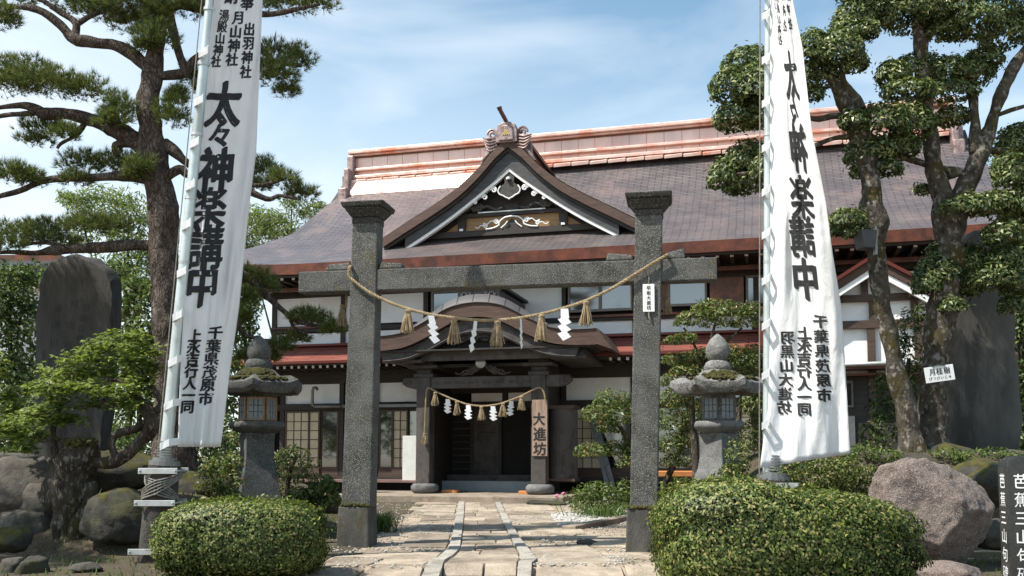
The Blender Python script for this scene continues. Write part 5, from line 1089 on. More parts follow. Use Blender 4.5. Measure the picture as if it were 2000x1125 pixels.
# ---- the old pine
pr_, po = root('pine_tree', 345, 15.6, 'tall old pine with spreading bare branches left of the left banner', 'tree'); Yp = 15.6
m = MB()
limb(m, [(345, 985, 62), (345, 930, 50), (340, 860, 40), (338, 780, 34), (330, 680, 30), (325, 600, 29), (322, 500, 28), (322, 430, 29), (312, 365, 29), (296, 290, 26), (291, 220, 24), (297, 150, 19), (303, 100, 16), (312, 45, 14), (320, -10, 12), (330, -100, 9), (322, -220, 6)], Yp, 5, 14, .30, 1, po)
for k, b in enumerate([
 [(300, 150, 12), (278, 122, 13), (235, 92, 13), (190, 84, 12), (145, 76, 12), (118, 48, 9), (75, 20, 8), (20, 12, 5), (-30, 5, 3)],
 [(146, 74, 9), (148, 45, 7), (120, 25, 6), (80, 0, 5), (40, -12, 3)], [(148, 50, 6), (175, 32, 5), (210, 22, 4), (240, 30, 3)],
 [(288, 295, 20), (262, 274, 18), (225, 252, 17), (175, 234, 15), (130, 222, 12), (90, 222, 13), (70, 212, 10), (40, 206, 6), (-15, 212, 4)],
 [(170, 232, 6), (150, 262, 5), (120, 280, 4), (112, 290, 3)], [(85, 218, 7), (50, 222, 6), (10, 225, 5), (-20, 232, 4)],
 [(290, 275, 9), (262, 280, 8), (225, 284, 8), (230, 305, 5)], [(310, 350, 13), (260, 346, 10), (210, 345, 8), (150, 348, 7), (90, 352, 7), (40, 372, 6), (-20, 388, 4)],
 [(318, 480, 15), (270, 479, 12), (215, 482, 11), (160, 484, 10), (105, 488, 9), (70, 494, 5), (20, 492, 4), (-20, 495, 3)], [(130, 484, 5), (90, 474, 4), (40, 478, 3)],
 [(300, 150, 9), (335, 146, 10), (360, 142, 9), (378, 118, 8), (392, 105, 6)], [(362, 142, 7), (350, 105, 9), (338, 60, 10), (328, 20, 9)],
 [(320, 280, 11), (345, 300, 10), (362, 315, 8), (400, 340, 8), (460, 362, 7), (520, 388, 6), (545, 382, 4), (580, 388, 3)], [(325, 345, 10), (352, 330, 9), (368, 342, 7), (420, 350, 6), (500, 362, 5), (555, 350, 3)],
 [(318, 30, 10), (345, 10, 9), (385, 5, 8), (450, 18, 7), (520, 28, 6), (580, 18, 5), (625, 8, 3)], [(450, 40, 6, .3), (500, 90, 6, .4), (540, 120, 5, .4), (590, 128, 4, .4)], [(345, 10, 8), (400, 22, 7, .3), (450, 40, 6, .3)],
 [(335, 520, 10), (400, 520, 9, .4), (460, 530, 9, .8), (490, 545, 9, 1.0), (520, 578, 8, 1.2), (548, 602, 7, 1.2), (572, 622, 6, 1.2), (600, 632, 5, 1.2), (640, 640, 3, 1.2)], [(566, 618, 5, 1.2), (575, 640, 4, 1.2), (600, 652, 4, 1.2)], [(400, 600, 6, .5), (450, 615, 6, .8), (468, 640, 6, .9), (480, 655, 5, 1), (530, 668, 3, 1.1)], [(335, 590, 8), (400, 600, 6, .5)],
 [(312, 45, 9), (290, 10, 8), (250, -15, 6), (200, -20, 4)], [(312, 60, 6), (345, -30, 6), (400, -90, 4)], [(322, -60, 6), (250, -110, 5), (160, -130, 3)]]): limb(m, b, Yp, 5, 8, .28, k+2, po)
for k, b in enumerate([[(-15, 212, 6), (-120, 205, 6, .2), (-260, 190, 5, .4), (-380, 170, 3, .4)], [(-110, 205, 6, .1), (-250, 150, 5, -1.2), (-420, 110, 5, -2.6), (-690, 80, 4, -4.4)]]): limb(m, b, Yp, 6, 8, .28, k+30, po)  # unseen limbs added beyond the left edge to carry shading needle pads
m.build('trunk', 'bark_pine', pr_, smooth=True)
PP = [(45, 148, 68, 30), (105, 165, 62, 26), (165, 178, 55, 24), (20, 165, 45, 28), (232, 215, 34, 32), (222, 238, 30, 18), (335, 225, 30, 42), (345, 190, 22, 22), (90, 252, 50, 20), (130, 262, 30, 14), (70, 275, 30, 12),
 (20, 342, 45, 26), (60, 352, 30, 18), (175, 322, 55, 22), (235, 322, 45, 22), (150, 350, 30, 14), (275, 328, 30, 20), (290, 352, 30, 14), (35, 458, 55, 20), (90, 448, 45, 18), (165, 440, 48, 20), (215, 440, 40, 18), (100, 470, 60, 12), (15, 480, 35, 14), (262, 345, 20, 14),
 (200, 22, 55, 26), (262, 45, 55, 30), (300, 75, 38, 34), (248, 8, 60, 22), (310, 20, 30, 30), (160, 8, 50, 18), (10, 40, 25, 34), (80, -12, 60, 16), (20, -5, 40, 14), (282, 95, 20, 18), (365, 15, 40, 18),
 (535, 105, 40, 22), (580, 118, 34, 26), (545, 150, 40, 28), (560, 180, 26, 14), (515, 130, 20, 30), (560, 10, 45, 16), (615, 8, 42, 18), (520, 5, 30, 12), (372, 150, 20, 25), (392, 175, 16, 14),
 (520, 335, 30, 22), (550, 352, 36, 20), (585, 380, 34, 18), (510, 365, 20, 14), (480, 330, 24, 16),
 (612, 628, 38, 22), (650, 645, 26, 18), (590, 618, 26, 14), (500, 548, 36, 22), (470, 540, 30, 24), (525, 562, 24, 14), (485, 585, 22, 26), (475, 625, 22, 22), (545, 680, 34, 16), (575, 662, 26, 12), (525, 700, 24, 14), (480, 700, 24, 12),
 (300, -60, 80, 35), (200, -90, 80, 30), (420, -100, 70, 30), (330, -180, 80, 40), (120, -110, 60, 25), (380, -40, 50, 22)]
PP = [q+(None,) for q in PP]+[(px, py, rx, 34, dy) for px, py, rx, dy in ((-690, 60, 90, -4.6), (-650, 120, 80, -4.2), (-720, 90, 90, -4.0), (-780, 70, 90, -4.4), (-640, 60, 70, -4.9), (-150, 190, 70, .2), (-240, 180, 80, .4), (-330, 170, 80, .3), (-200, 120, 80, .2), (-300, 100, 80, .6), (-120, 260, 60, .2), (-220, 240, 70, .3), (-420, 160, 80, .4), (-90, 330, 60, 0))]  # second list: unseen pads added to shade the left rocks and slab
T = []
for k, (px, py, rx, rz, dyq) in enumerate(PP):
    dy = dyq if dyq is not None else (1.2 if px > 455 and py > 500 else .5 if px > 455 else 0)+random.uniform(-.35, .35); c = padc(px, py, Yp+dy); s = Yp/FP; n = int(150*rx*rz/900)+55
    P, Nn = pad_points(c-po, rx*s*1.08, rx*s*.85, rz*s*1.15, n, 100+k, .75, -.4, .35); A = Nn*.7+np.array([0, 0, .75])
    T.append(tufts(P, A, .145, 15, .46, .0042, 500+k))
npmesh('crown', np.concatenate(T), 3, 'needle', pr_)
# ---- cloud pruned laurels
def laurel(name, px, Y, label, limbs, pads, lname, dens=1.0, L=.115, seed=0, wd=.38):
    r, o = root(name, px, Y, label, 'tree', 'cloud pruned laurel trees on the right'); m = MB()
    for k, b in enumerate(limbs): limb(m, b, Y, 5, 11 if k == 0 else 8, .32, k+seed, o)
    m.build('trunk', 'bark_grey', r, smooth=True); V = []
    for k, q in enumerate(pads):
        ppx, py, rx, rz = q[0], q[1], q[2]*1.02, q[3]*1.02; dy = q[4] if len(q) > 4 else random.uniform(-.4, .4); s = Y/FP; n = int(dens*(rx*rz)**.9*.80)+80
        P, Nn = pad_points(padc(ppx, py, Y+dy)-o, rx*s, min(rx, rz*1.6)*s, rz*s, n, seed*50+k, .28, -.42, .12); rs0 = np.random.default_rng(seed*90+k); st0 = rs0.random(len(P)) < .07; P = P+Nn*(st0*rs0.uniform(.02, .10, len(P)))[:, None]; V.append(leaves(P, Nn+np.array([0, 0, .45]), L, wd, .5, .05, seed*70+k))
    npmesh('crown', np.concatenate(V), 4, lname, r); return r
laurel('laurel_tree', 1780, 15.2, 'cloud pruned laurel with slender mossy trunk leaning left and rounded pads beside the right banner',
 [[(1786, 900, 30), (1777, 850, 22), (1766, 790, 20), (1752, 725, 18), (1738, 660, 17), (1724, 600, 17), (1714, 530, 17), (1710, 480, 18), (1710, 440, 24), (1706, 415, 24), (1704, 380, 18), (1698, 330, 20), (1688, 290, 22), (1676, 250, 22), (1662, 222, 16), (1645, 190, 13), (1628, 160, 10), (1610, 140, 6)],
  [(1686, 260, 13), (1682, 215, 12), (1664, 185, 10), (1645, 158, 8), (1650, 120, 6)], [(1670, 228, 8), (1630, 226, 7), (1590, 232, 6), (1530, 210, 6), (1470, 190, 5), (1430, 170, 3)], [(1690, 268, 7), (1640, 268, 5), (1590, 285, 5), (1500, 330, 4), (1440, 340, 3)], [(1470, 195, 5), (1455, 230, 4), (1440, 240, 3)], [(1705, 330, 7), (1735, 300, 6), (1760, 260, 5)], [(1708, 430, 7), (1680, 440, 5), (1650, 440, 4)]],
 [(1462, 130, 52, 38), (1430, 172, 44, 36), (1482, 175, 50, 50), (1530, 150, 40, 60), (1440, 232, 46, 36), (1490, 225, 40, 40), (1422, 345, 44, 38), (1465, 315, 50, 42), (1450, 362, 40, 28), (1500, 330, 35, 40), (1590, 100, 36, 40), (1635, 105, 52, 46), (1668, 125, 28, 24), (1605, 150, 40, 30), (1590, 185, 20, 18),
  (1668, 238, 30, 22), (1720, 245, 58, 40), (1780, 245, 44, 40), (1700, 300, 52, 32), (1760, 290, 40, 30), (1690, 335, 30, 20), (1725, 330, 40, 22), (1655, 430, 34, 22), (1640, 452, 20, 14), (1675, 455, 26, 16)], 'laurel', 1.8, .098, 3)
laurel('laurel_tree', 1830, 15.6, 'cloud pruned laurel with thick pale forked trunk and broad dark crown at the right edge',
 [[(1822, 900, 34), (1822, 830, 28), (1826, 760, 25), (1830, 690, 25), (1834, 630, 27), (1848, 560, 26), (1856, 500, 26), (1852, 440, 27), (1840, 390, 24), (1828, 340, 18), (1820, 300, 16), (1814, 240, 15), (1806, 190, 15), (1802, 130, 15), (1798, 80, 13), (1790, 40, 8)],
  [(1858, 450, 24), (1872, 400, 22), (1892, 350, 21), (1912, 305, 19), (1930, 260, 14), (1948, 205, 12), (1965, 160, 12), (1985, 125, 11), (2005, 95, 9), (2040, 30, 6)], [(1905, 300, 13), (1904, 250, 12), (1902, 205, 10), (1895, 150, 5)], [(1850, 345, 7), (1880, 335, 8), (1840, 330, 8), (1790, 315, 8), (1745, 300, 6)], [(1920, 290, 7), (1960, 300, 8), (2000, 330, 7), (2030, 360, 5)], [(1935, 230, 5), (1975, 215, 4), (2010, 205, 3)], [(1930, 285, 5), (1965, 330, 5), (1990, 370, 3)]],
 [(1672, 40, 46, 42), (1655, 65, 32, 32), (1735, 20, 70, 36), (1690, 62, 28, 22), (1790, 25, 70, 44), (1850, 22, 60, 44), (1900, 45, 60, 36), (1960, 65, 50, 44), (1990, 20, 50, 40), (1850, 62, 44, 20), (1700, -30, 80, 40), (1820, -40, 90, 44), (1940, -40, 80, 40),
  (1745, 148, 34, 30), (1790, 140, 56, 32), (1850, 146, 56, 32), (1900, 145, 44, 32), (1775, 178, 55, 24), (1850, 180, 60, 24), (1920, 120, 40, 24), (1860, 230, 34, 24), (1990, 280, 40, 40), (1975, 340, 34, 40), (1998, 400, 40, 40),
  (1895, 405, 60, 24), (1950, 400, 55, 28), (1990, 420, 40, 26), (1830, 535, 46, 38), (1880, 520, 60, 42), (1935, 545, 50, 34), (1870, 565, 46, 24), (1812, 560, 30, 24), (1960, 510, 36, 30), (1850, 490, 40, 20), (1803, 372, 16, 14), (1960, 460, 40, 30), (1985, 560, 30, 30), (1975, 600, 24, 22), (1860, 600, 26, 18)], 'laurel', 1.8, .098, 4)
# ---- other plants: name, label, category, base px, depth, limbs, pads, leaf kind, leaf length
def shrub(name, label, cat, px, Y, limbs, pads, leaf, L, dens=1.0, wd=.42, jit=.7, shell=.5, seed=1, flat=-.5, bark='bark_dark', amp=.22, group=None, droop=.1):
    r, o = root(name, px, Y, label, cat, group); m = MB()
    for k, b in enumerate(limbs): limb(m, b, Y, 4, 7, .25, k+seed, o)
    if limbs: m.build('trunk', bark, r, smooth=True)
    V = []; s = Y/FP
    for k, q in enumerate(pads):
        rx, rz = q[2], q[3]; dy = q[4] if len(q) > 4 else random.uniform(-.25, .25); n = int(dens*(rx*s)*(rz*s)/(L*L*wd)*7.0)+60
        P, Nn = pad_points(padc(q[0], q[1], Y+dy)-o, rx*s, min(rx, rz*1.8)*s, rz*s, n, seed*31+k, shell, flat, amp); V.append(leaves(P, Nn+np.array([0, 0, .5]), L, wd, jit, droop, seed*37+k))
    npmesh('crown', np.concatenate(V), 4, leaf, r); return r
def fan(r, o, Y, pads, leaf, L, dens, seed):                     # hand shaped maple leaves in flat sprays
    V = []; rs = np.random.default_rng(seed); s = Y/FP
    for k, q in enumerate(pads):
        n = int(dens*q[2]*q[3]*.17)+40; P, Nn = pad_points(padc(q[0], q[1], Y+rs.uniform(-.3, .3))-o, q[2]*s, q[2]*s*.7, q[3]*s, n, seed+k, .8, -.6, .3)
        nn = unit(np.array([0, -.25, 1.0])+rs.normal(size=(len(P), 3))*.33); t = unit(np.cross(nn, rs.normal(size=(len(P), 3)))); b = np.cross(nn, t)
        for a, l in ((-1.15, .62), (-.6, .88), (0, 1), (.6, .88), (1.15, .62)):
            d = t*math.cos(a)+b*math.sin(a); w = unit(np.cross(nn, d)); ln = (L*l*rs.uniform(.8, 1.15, len(P)))[:, None]; dz = np.array([0, 0, -.12])*ln
            V.append(np.stack([P, P+d*ln*.45+w*ln*.15, P+d*ln+dz, P+d*ln*.45-w*ln*.15], 1))
    npmesh('crown', np.concatenate(V), 4, leaf, r)
mr_, mo = root('maple_tree', 150, 13.6, 'low maple with gnarled mossy trunk and fresh green sprays before the inscribed stone', 'tree'); Ym = 13.6; m = MB()
for k, b in enumerate([[(128, 1110, 34), (132, 1050, 24), (138, 990, 32), (136, 940, 44), (146, 900, 34), (154, 872, 30), (156, 855, 20)], [(110, 985, 16), (92, 955, 13), (100, 930, 11), (112, 915, 8), (108, 890, 6), (104, 840, 5), (118, 790, 4)], [(170, 900, 15), (205, 905, 11), (240, 893, 11), (275, 862, 11), (300, 830, 13), (292, 805, 12), (262, 770, 9), (235, 745, 6), (200, 740, 4)], [(228, 895, 9), (217, 870, 7), (228, 848, 7), (262, 838, 8), (290, 822, 8)], [(296, 812, 9), (315, 790, 6), (300, 760, 5), (270, 720, 4)], [(262, 770, 6), (215, 790, 4), (200, 780, 3)], [(120, 960, 18), (128, 1000, 22), (118, 1060, 16), (112, 1110, 18)], [(160, 945, 22), (165, 985, 20), (150, 1040, 20), (140, 1110, 20)]]): limb(m, b, Ym, 4, 9, .5, k+40, mo)
m.build('trunk', 'bark_dark', mr_, smooth=True)
mm = MB(); rs = np.random.default_rng(8)
for k in range(120): p = at(154+rs.normal()*13, 858+abs(rs.normal())*7, Ym-.12+rs.normal()*.08)-mo; mm.lathe([(.004, -.03), (.045, 0), (.035, .025), (.005, .04)], 7, p)
mm.build('moss_cap', 'moss', mr_, smooth=True)
fan(mr_, mo, Ym, [(250, 660, 50, 18), (290, 690, 36, 20), (180, 790, 50, 16), (250, 790, 40, 16), (130, 820, 40, 18), (215, 680, 60, 24), (170, 700, 60, 24), (260, 705, 46, 24), (130, 730, 60, 24), (205, 730, 70, 24), (275, 745, 36, 24), (95, 760, 50, 22), (165, 760, 60, 20), (230, 765, 50, 18), (300, 720, 20, 20), (30, 800, 50, 30), (80, 815, 46, 26), (20, 840, 44, 26), (65, 850, 44, 22), (110, 790, 36, 20), (15, 770, 30, 20), (40, 875, 36, 16), (0, 720, 24, 30)], 'maple', .085, 1.0, 60)
# layered azaleas behind the gate
shrub('tiered_azalea', 'tiered azalea bush with flat leafy layers behind the right gate pillar', 'shrub', 1262, 19.0, [[(1290, 985, 9), (1262, 930, 9), (1232, 880, 7), (1215, 840, 5), (1190, 815, 3)], [(1262, 930, 8), (1250, 880, 6), (1235, 845, 4)], [(1285, 975, 8), (1310, 920, 6), (1330, 870, 4), (1335, 810, 3)], [(1232, 885, 5), (1200, 870, 4), (1160, 885, 3)]],
 [(1200, 785, 44, 24), (1165, 812, 34, 22), (1215, 815, 40, 26), (1185, 838, 30, 14), (1160, 882, 42, 18), (1205, 880, 40, 22), (1225, 905, 26, 18), (1330, 785, 44, 26), (1315, 825, 44, 30), (1360, 815, 30, 30), (1310, 870, 36, 24), (1345, 860, 36, 28), (1320, 900, 30, 20)], 'azalea', .10, 1.7, .34, .6, .5, 11)
shrub('umbrella_azalea', 'umbrella shaped azalea with thin forked stems showing above the right stone lantern', 'shrub', 1390, 18.2, [[(1362, 960, 8), (1356, 860, 7), (1350, 760, 6), (1362, 720, 5), (1385, 690, 4), (1392, 650, 3), (1400, 625, 2)], [(1350, 740, 5), (1365, 705, 4), (1352, 665, 3), (1335, 640, 2)], [(1385, 690, 4), (1420, 665, 3), (1450, 640, 2)], [(1352, 760, 4), (1335, 715, 3), (1325, 690, 2)], [(1430, 960, 7), (1440, 840, 5), (1450, 760, 3)]],
 [(1395, 600, 50, 18), (1360, 618, 44, 16), (1430, 612, 52, 20), (1465, 608, 26, 18), (1335, 632, 24, 9), (1400, 632, 50, 12), (1455, 632, 36, 12), (1335, 662, 34, 12), (1312, 668, 20, 9), (1330, 703, 44, 16), (1372, 695, 38, 18), (1420, 690, 34, 22), (1450, 705, 40, 28), (1470, 690, 20, 22), (1345, 725, 40, 14), (1465, 740, 30, 30), (1310, 745, 24, 16), (1470, 790, 30, 40), (1455, 860, 40, 40), (1480, 800, 20, 60), (1322, 770, 26, 18)], 'azalea', .09, 1.6, .34, .6, .5, 12)
shrub('round_shrub', 'low round leafy shrub at the foot of the right side of the entrance', 'shrub', 1165, 21.5, [], [(1165, 962, 52, 26), (1140, 975, 36, 22), (1195, 975, 40, 24), (1170, 990, 50, 14), (1215, 960, 22, 30)], 'wood_leaf2', .10, 1.2, .4, .7, .5, 13, -.8)
shrub('lantern_shrub', 'loose green azalea shrub beside the dark left stone lantern', 'shrub', 560, 18.0, [[(560, 980, 6), (565, 930, 4), (580, 890, 3)], [(455, 970, 6), (450, 920, 5), (440, 870, 3)], [(545, 975, 5), (530, 920, 3)]],
 [(575, 885, 34, 16), (545, 900, 30, 20), (590, 910, 36, 18), (560, 930, 44, 22), (600, 935, 30, 16), (450, 900, 40, 26), (430, 930, 40, 30), (465, 945, 40, 20), (460, 860, 24, 20), (540, 955, 40, 22), (425, 965, 36, 20)], 'azalea', .095, 1.0, .36, .7, .5, 14)
shrub('leafy_plant', 'pale broad leaved plant beside the left gate pillar plinth', 'plant', 625, 16.3, [], [(620, 960, 26, 18), (640, 945, 18, 18), (600, 985, 24, 16), (645, 975, 20, 18), (585, 965, 20, 14)], 'wood_leaf2', .13, .9, .5, .8, .6, 15, -.8)
shrub('back_shrub', 'dark clipped shrub between the right banner and the reddish boulder', 'shrub', 1590, 13.5, [], [(1555, 915, 44, 24), (1610, 910, 50, 20), (1650, 915, 34, 22), (1580, 940, 60, 26), (1640, 940, 44, 22), (1530, 935, 30, 26), (1440, 900, 26, 40), (1425, 930, 30, 24), (1560, 960, 60, 24), (1660, 945, 40, 26), (1690, 925, 26, 20)], 'hedge', .055, 2.0, .45, .7, .4, 16, -.8)
shrub('evergreen_shrub', 'upright glossy evergreen shrub growing between the two laurel trunks', 'shrub', 1770, 16.4, [[(1770, 900, 6), (1768, 800, 5), (1775, 700, 3)]],
 [(1775, 640, 30, 40), (1785, 690, 34, 40), (1765, 740, 34, 40), (1785, 790, 30, 40), (1740, 790, 30, 36), (1715, 800, 26, 30), (1730, 840, 36, 34), (1700, 850, 26, 30), (1780, 850, 30, 34), (1755, 680, 22, 30), (1800, 610, 16, 18), (1720, 750, 20, 24), (1690, 880, 30, 20), (1720, 890, 36, 18), (1665, 885, 26, 16)], 'wood_leaf', .10, .75, .38, .8, .6, 17, -.9)
# clipped hedges: leaf skins over twigs
def hedge(name, label, x0, x1, ytop, Y0, Y1, zt, seed, sag, n, L):
    a = at(x0, 1000, (Y0+Y1)/2)[0]; b = at(x1, 1000, (Y0+Y1)/2)[0]; cx = (a+b)/2; hx = (b-a)/2; cy, hy = (Y0+Y1)/2, (Y1-Y0)/2; r = empty(name, (cx, cy, gz(cx, cy))); tag(r, label, 'hedge', 'clipped hedges before the gate')
    g0 = gz(cx, cy); H = zt-g0; rs = np.random.default_rng(seed)
    def shape(d, k):                                            # superellipsoid with a dome top and uneven skin
        e = 4.2; m_ = (np.abs(d[:, 0])**e+np.abs(d[:, 1])**e+np.abs(d[:, 2])**e)**(-1/e); q = d*m_[:, None]*k; w_ = 1+.07*lump(d*1.8, seed)+.06*lump(d*7, seed+3)
        x = q[:, 0]*hx*w_; y = q[:, 1]*hy*w_; z = np.maximum(q[:, 2], -.97)*.5*H*w_+.5*H; z = z*(1-sag(x/hx)); return np.stack([x, y, z], 1)
    d = rs.normal(size=(n, 3))*np.array([hx, hy, H*.6]); d = unit(d/np.array([hx, hy, H*.5])*rs.uniform(.9, 1.1, (n, 3))); k = 1-.22*rs.random(n)**1.4
    P = shape(d, k[:, None][:, 0][:, None]); N = unit(np.sign(d)*np.abs(d)**3/np.array([hx, hy, H*.5]))
    npmesh('foliage', leaves(P, N+np.array([0, -.1, .35]), L, .50, .85, .05, seed), 4, 'hedge', r)
    sp = rs.choice(n, n//45); npmesh('shoots', leaves(P[sp]+N[sp]*rs.uniform(.01, .06, (len(sp), 1)), rs.normal(size=(len(sp), 3)), L*1.5, .4, .6, -.5, seed+1), 4, 'maple', r)
    d2 = rs.normal(size=(900, 3)); d2 = unit(d2); Q = shape(d2, .86); t = MB()
    for q in Q[:700]: e = q*np.array([.55, .6, .3]); t.tube([e, (q+e)/2+rs.normal(size=3)*.03, q], [.012, .009, .004], 4)
    t.build('twigs', 'bark_dark', r)
shrub('garden_shrub', 'dark low undergrowth shrub behind the old pine roots', 'shrub', 330, 19.5, [], [(300, 880, 60, 50), (380, 880, 60, 50), (440, 900, 50, 50), (250, 900, 60, 44), (340, 930, 70, 40), (430, 940, 50, 40), (200, 900, 50, 50), (400, 830, 50, 34), (455, 850, 30, 40)], 'wood_leaf', .10, 1.6, .42, .8, .5, 18, -.9)
shrub('garden_shrub', 'dark low shrub at the far left behind the retaining rocks', 'shrub', 20, 18.5, [], [(0, 880, 60, 50), (60, 890, 60, 44), (120, 900, 50, 40), (-40, 860, 50, 60), (30, 830, 50, 40)], 'wood_leaf', .10, 1.6, .42, .8, .5, 19, -.9)
shrub('pine_foot_shrub', 'green azalea shrub between the pine roots and the dark left lantern', 'shrub', 430, 14.8, [[(432, 1000, 5), (430, 950, 4), (425, 920, 3)]], [(425, 915, 34, 22), (445, 940, 34, 22), (415, 950, 30, 20), (455, 905, 22, 18), (400, 925, 20, 18), (440, 965, 40, 16)], 'azalea', .075, 1.2, .36, .7, .5, 20)
shrub('ground_plant', 'low spreading leafy plants along the foot of the laurel trunks', 'plant', 1720, 14.3, [], [(1640, 892, 34, 14), (1685, 884, 34, 16), (1728, 890, 30, 14), (1760, 898, 34, 14), (1850, 888, 34, 14), (1890, 894, 40, 16), (1940, 888, 34, 16), (1800, 902, 30, 12), (1985, 895, 30, 16)], 'wood_leaf2', .075, 1.3, .42, .8, .5, 23, -.9)
hedge('box_hedge', 'smaller clipped box hedge before the left flagpole base', 322, 630, 980, 10.5, 11.9, at(470, 975, 11.2)[2], 21, lambda u: np.clip(.0+.06*np.abs(u)**3+.05*np.sin(u*3+1)**2*.4, 0, 1), 56000, .042)
hedge('box_hedge', 'large clipped hedge with sloping right shoulder before the reddish boulder', 1286, 1762, 942, 9.0, 10.6, at(1420, 936, 9.8)[2], 22, lambda u: np.clip(np.where(u > -.25, .10*np.clip((u+.25)*4, 0, 1), 0)+.16*np.clip((u-.35)/.65, 0, 1)**2, 0, 1), 80000, .045)
# blades of grass and small flowers
def blades(name, label, cat, px, py, Y, n, h, sp, mat='iris', seed=1):
    r, o = root(name, px, Y, label, cat); rs = np.random.default_rng(seed); V = []
    for k in range(n):
        x, y = rs.normal()*sp, rs.normal()*sp*.7; b = np.array([x, y, gz(o[0]+x, o[1]+y)-o[2]]); l = h*rs.uniform(.6, 1.1); t = np.array([rs.normal()*.35, rs.normal()*.35, 1.0]); w = unit(np.cross(t, rs.normal(size=3)))*.008; mid = b+t*l*.6; tip = b+t*l*.9+np.array([t[0], t[1], -.1])*l*.4
        V += [np.array([b-w, b+w, mid+w, mid-w]), np.array([mid-w, mid+w, tip+w*.1, tip-w*.1])]
    npmesh('blades', np.array(V), 4, mat, r); return r, o
blades('grass_tuft', 'tuft of green blade grass beside the left gate plinth', 'grass tuft', 746, 990, 17.3, 240, .42, .12, seed=2)
blades('iris_clump', 'clump of upright green blades below the round shrub on the gravel edge', 'plant', 1180, 1000, 20.8, 300, .38, .35, seed=3)
for lab, px, py, s in (('small pink flower growing at the gravel edge nearest the path', 1087, 990, 1), ('pink flower beside the terrace, right of its paler neighbour', 1100, 985, 2)):
    p = ong(px, py); fr_ = empty('pink_flower', p); tag(fr_, lab, 'flower'); MB().tube([(0, 0, 0), (.01, 0, .14), (.0, .01, .26)], .006, 5).build('stem', 'iris', fr_); m = MB()
    for k in range(7): a = k*.9; m.lathe([(.002, 0), (.03, .012), (.022, .03), (.002, .035)], 7, (.03*math.cos(a), .03*math.sin(a), .22+.012*k))
    m.build('petals', 'pink', fr_)
# scattered weeds on the beds
V = []; rs = np.random.default_rng(77)
for k in range(5200):
    s = 1 if rs.random() < .5 else -1; x = s*rs.uniform(2.6, 9); y = rs.uniform(9.5, 20); h = rs.uniform(.03, .10); z = gz(x, y); a = rs.uniform(0, 6.28); w = .012
    V.append(np.array([(x-w, y, z), (x+w, y, z), (x+h*.5*math.cos(a)+.002, y+h*.5*math.sin(a), z+h), (x+h*.5*math.cos(a), y+h*.5*math.sin(a), z+h)]))
tag(npmesh('grass', np.array(V), 4, 'iris'), 'short grass and weeds on the mossy garden beds', 'grass', kind='stuff')
V = []
for k in range(1500):                                          # fallen leaves and needles on bare earth
    p = ong(rs.uniform(640, 1260), 985+150*rs.random()); V.append(leaves(np.array([p+np.array([0, 0, .012])]), np.array([[0, 0, 1.]]), .045, .4, .25, 0, k)[0])
tag(npmesh('fallen_leaves', np.array(V), 4, 'azalea'), 'dry fallen leaves scattered over the path edges', 'leaves', kind='stuff')

# ================================================================== ROCKS
def R_(px, py, Y, sz, mat, label, seed, rot=0, amp=.28, moss=False, sub=4, name='boulder'):
    o = rock(name, at(px, py, Y), sz, mat, seed, sub, rot, amp, moss=moss); tag(o, label, 'boulder' if name == 'boulder' else 'rock'); return o
R_(1818, 1005, 11.7, (.74, .50, .70), 'rock_red', 'huge rough reddish boulder beside the large right hedge', 5, .1, .12, sub=6)
R_(1620, 960, 15.2, (.95, .5, .45), 'rock', 'grey slanted rock half hidden behind the reddish boulder', 9, .3)
R_(1855, 1118, 10.6, (.38, .32, .13), 'rock_red', 'flat tan stone lying below the reddish boulder', 12, .4)
R_(1925, 945, 13.8, (.5, .4, .42), 'rock_dark', 'dark mossy rock between the boulder and the black marker post', 15, .8, moss=True)
R_(1945, 1045, 12.2, (.40, .35, .20), 'rock', 'low flat grey stone between boulder and black marker post', 16, .2)
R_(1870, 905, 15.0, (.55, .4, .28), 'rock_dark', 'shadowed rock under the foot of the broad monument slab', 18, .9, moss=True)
R_(45, 965, 14.2, (.55, .45, .52), 'rock', 'large brown grey retaining rock at the left edge behind the maple trunk', 21, .4, .22)
R_(15, 915, 14.6, (.5, .45, .30), 'rock', 'rounded rock topping the retaining rocks at the far left', 22, .9)
R_(60, 1030, 13.8, (.45, .35, .28), 'rock', 'squat lower rock of the left retaining row, under the large one', 23, .2)
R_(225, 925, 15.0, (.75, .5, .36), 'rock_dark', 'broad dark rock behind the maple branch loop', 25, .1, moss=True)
R_(235, 1005, 13.4, (.50, .40, .40), 'rock_dark', 'round moss covered boulder left of the flagpole base', 27, .5, .2, True)
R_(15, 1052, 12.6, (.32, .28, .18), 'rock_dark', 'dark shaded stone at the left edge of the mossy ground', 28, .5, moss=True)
R_(28, 1112, 11.6, (.14, .14, .16), 'rock', 'small pale stone at the bottom left corner', 29, .7)
R_(66, 1110, 11.5, (.18, .16, .15), 'rock_dark', 'small dark stone right of the pale one at bottom left', 30, .2)
R_(170, 1108, 11.5, (.17, .14, .07), 'rock', 'flat small stone on the moss before the maple trunk', 33, .6)
R_(590, 1015, 15.0, (.30, .25, .22), 'rock_dark', 'dark rock between the left hedge and the gate plinth', 35, .1, moss=True)
R_(640, 985, 16.6, (.3, .25, .16), 'rock', 'grey stone under the pale broad leaved plant', 36, .4)
R_(1065, 985, 25.0, (.5, .3, .12), 'rock_dark', 'low dark stone at the corner of the entrance terrace', 37, .0)
R_(395, 960, 15.3, (.5, .35, .35), 'rock_dark', 'knotted dark rock among the pine roots', 38, .3, moss=True)
R_(1700, 905, 14.6, (.34, .25, .17), 'rock', 'low grey stone at the foot of the slender laurel trunk', 41, .3)
R_(1790, 905, 14.3, (.36, .3, .16), 'rock_dark', 'dark stone below the fork between the two laurel trunks', 42, .9)
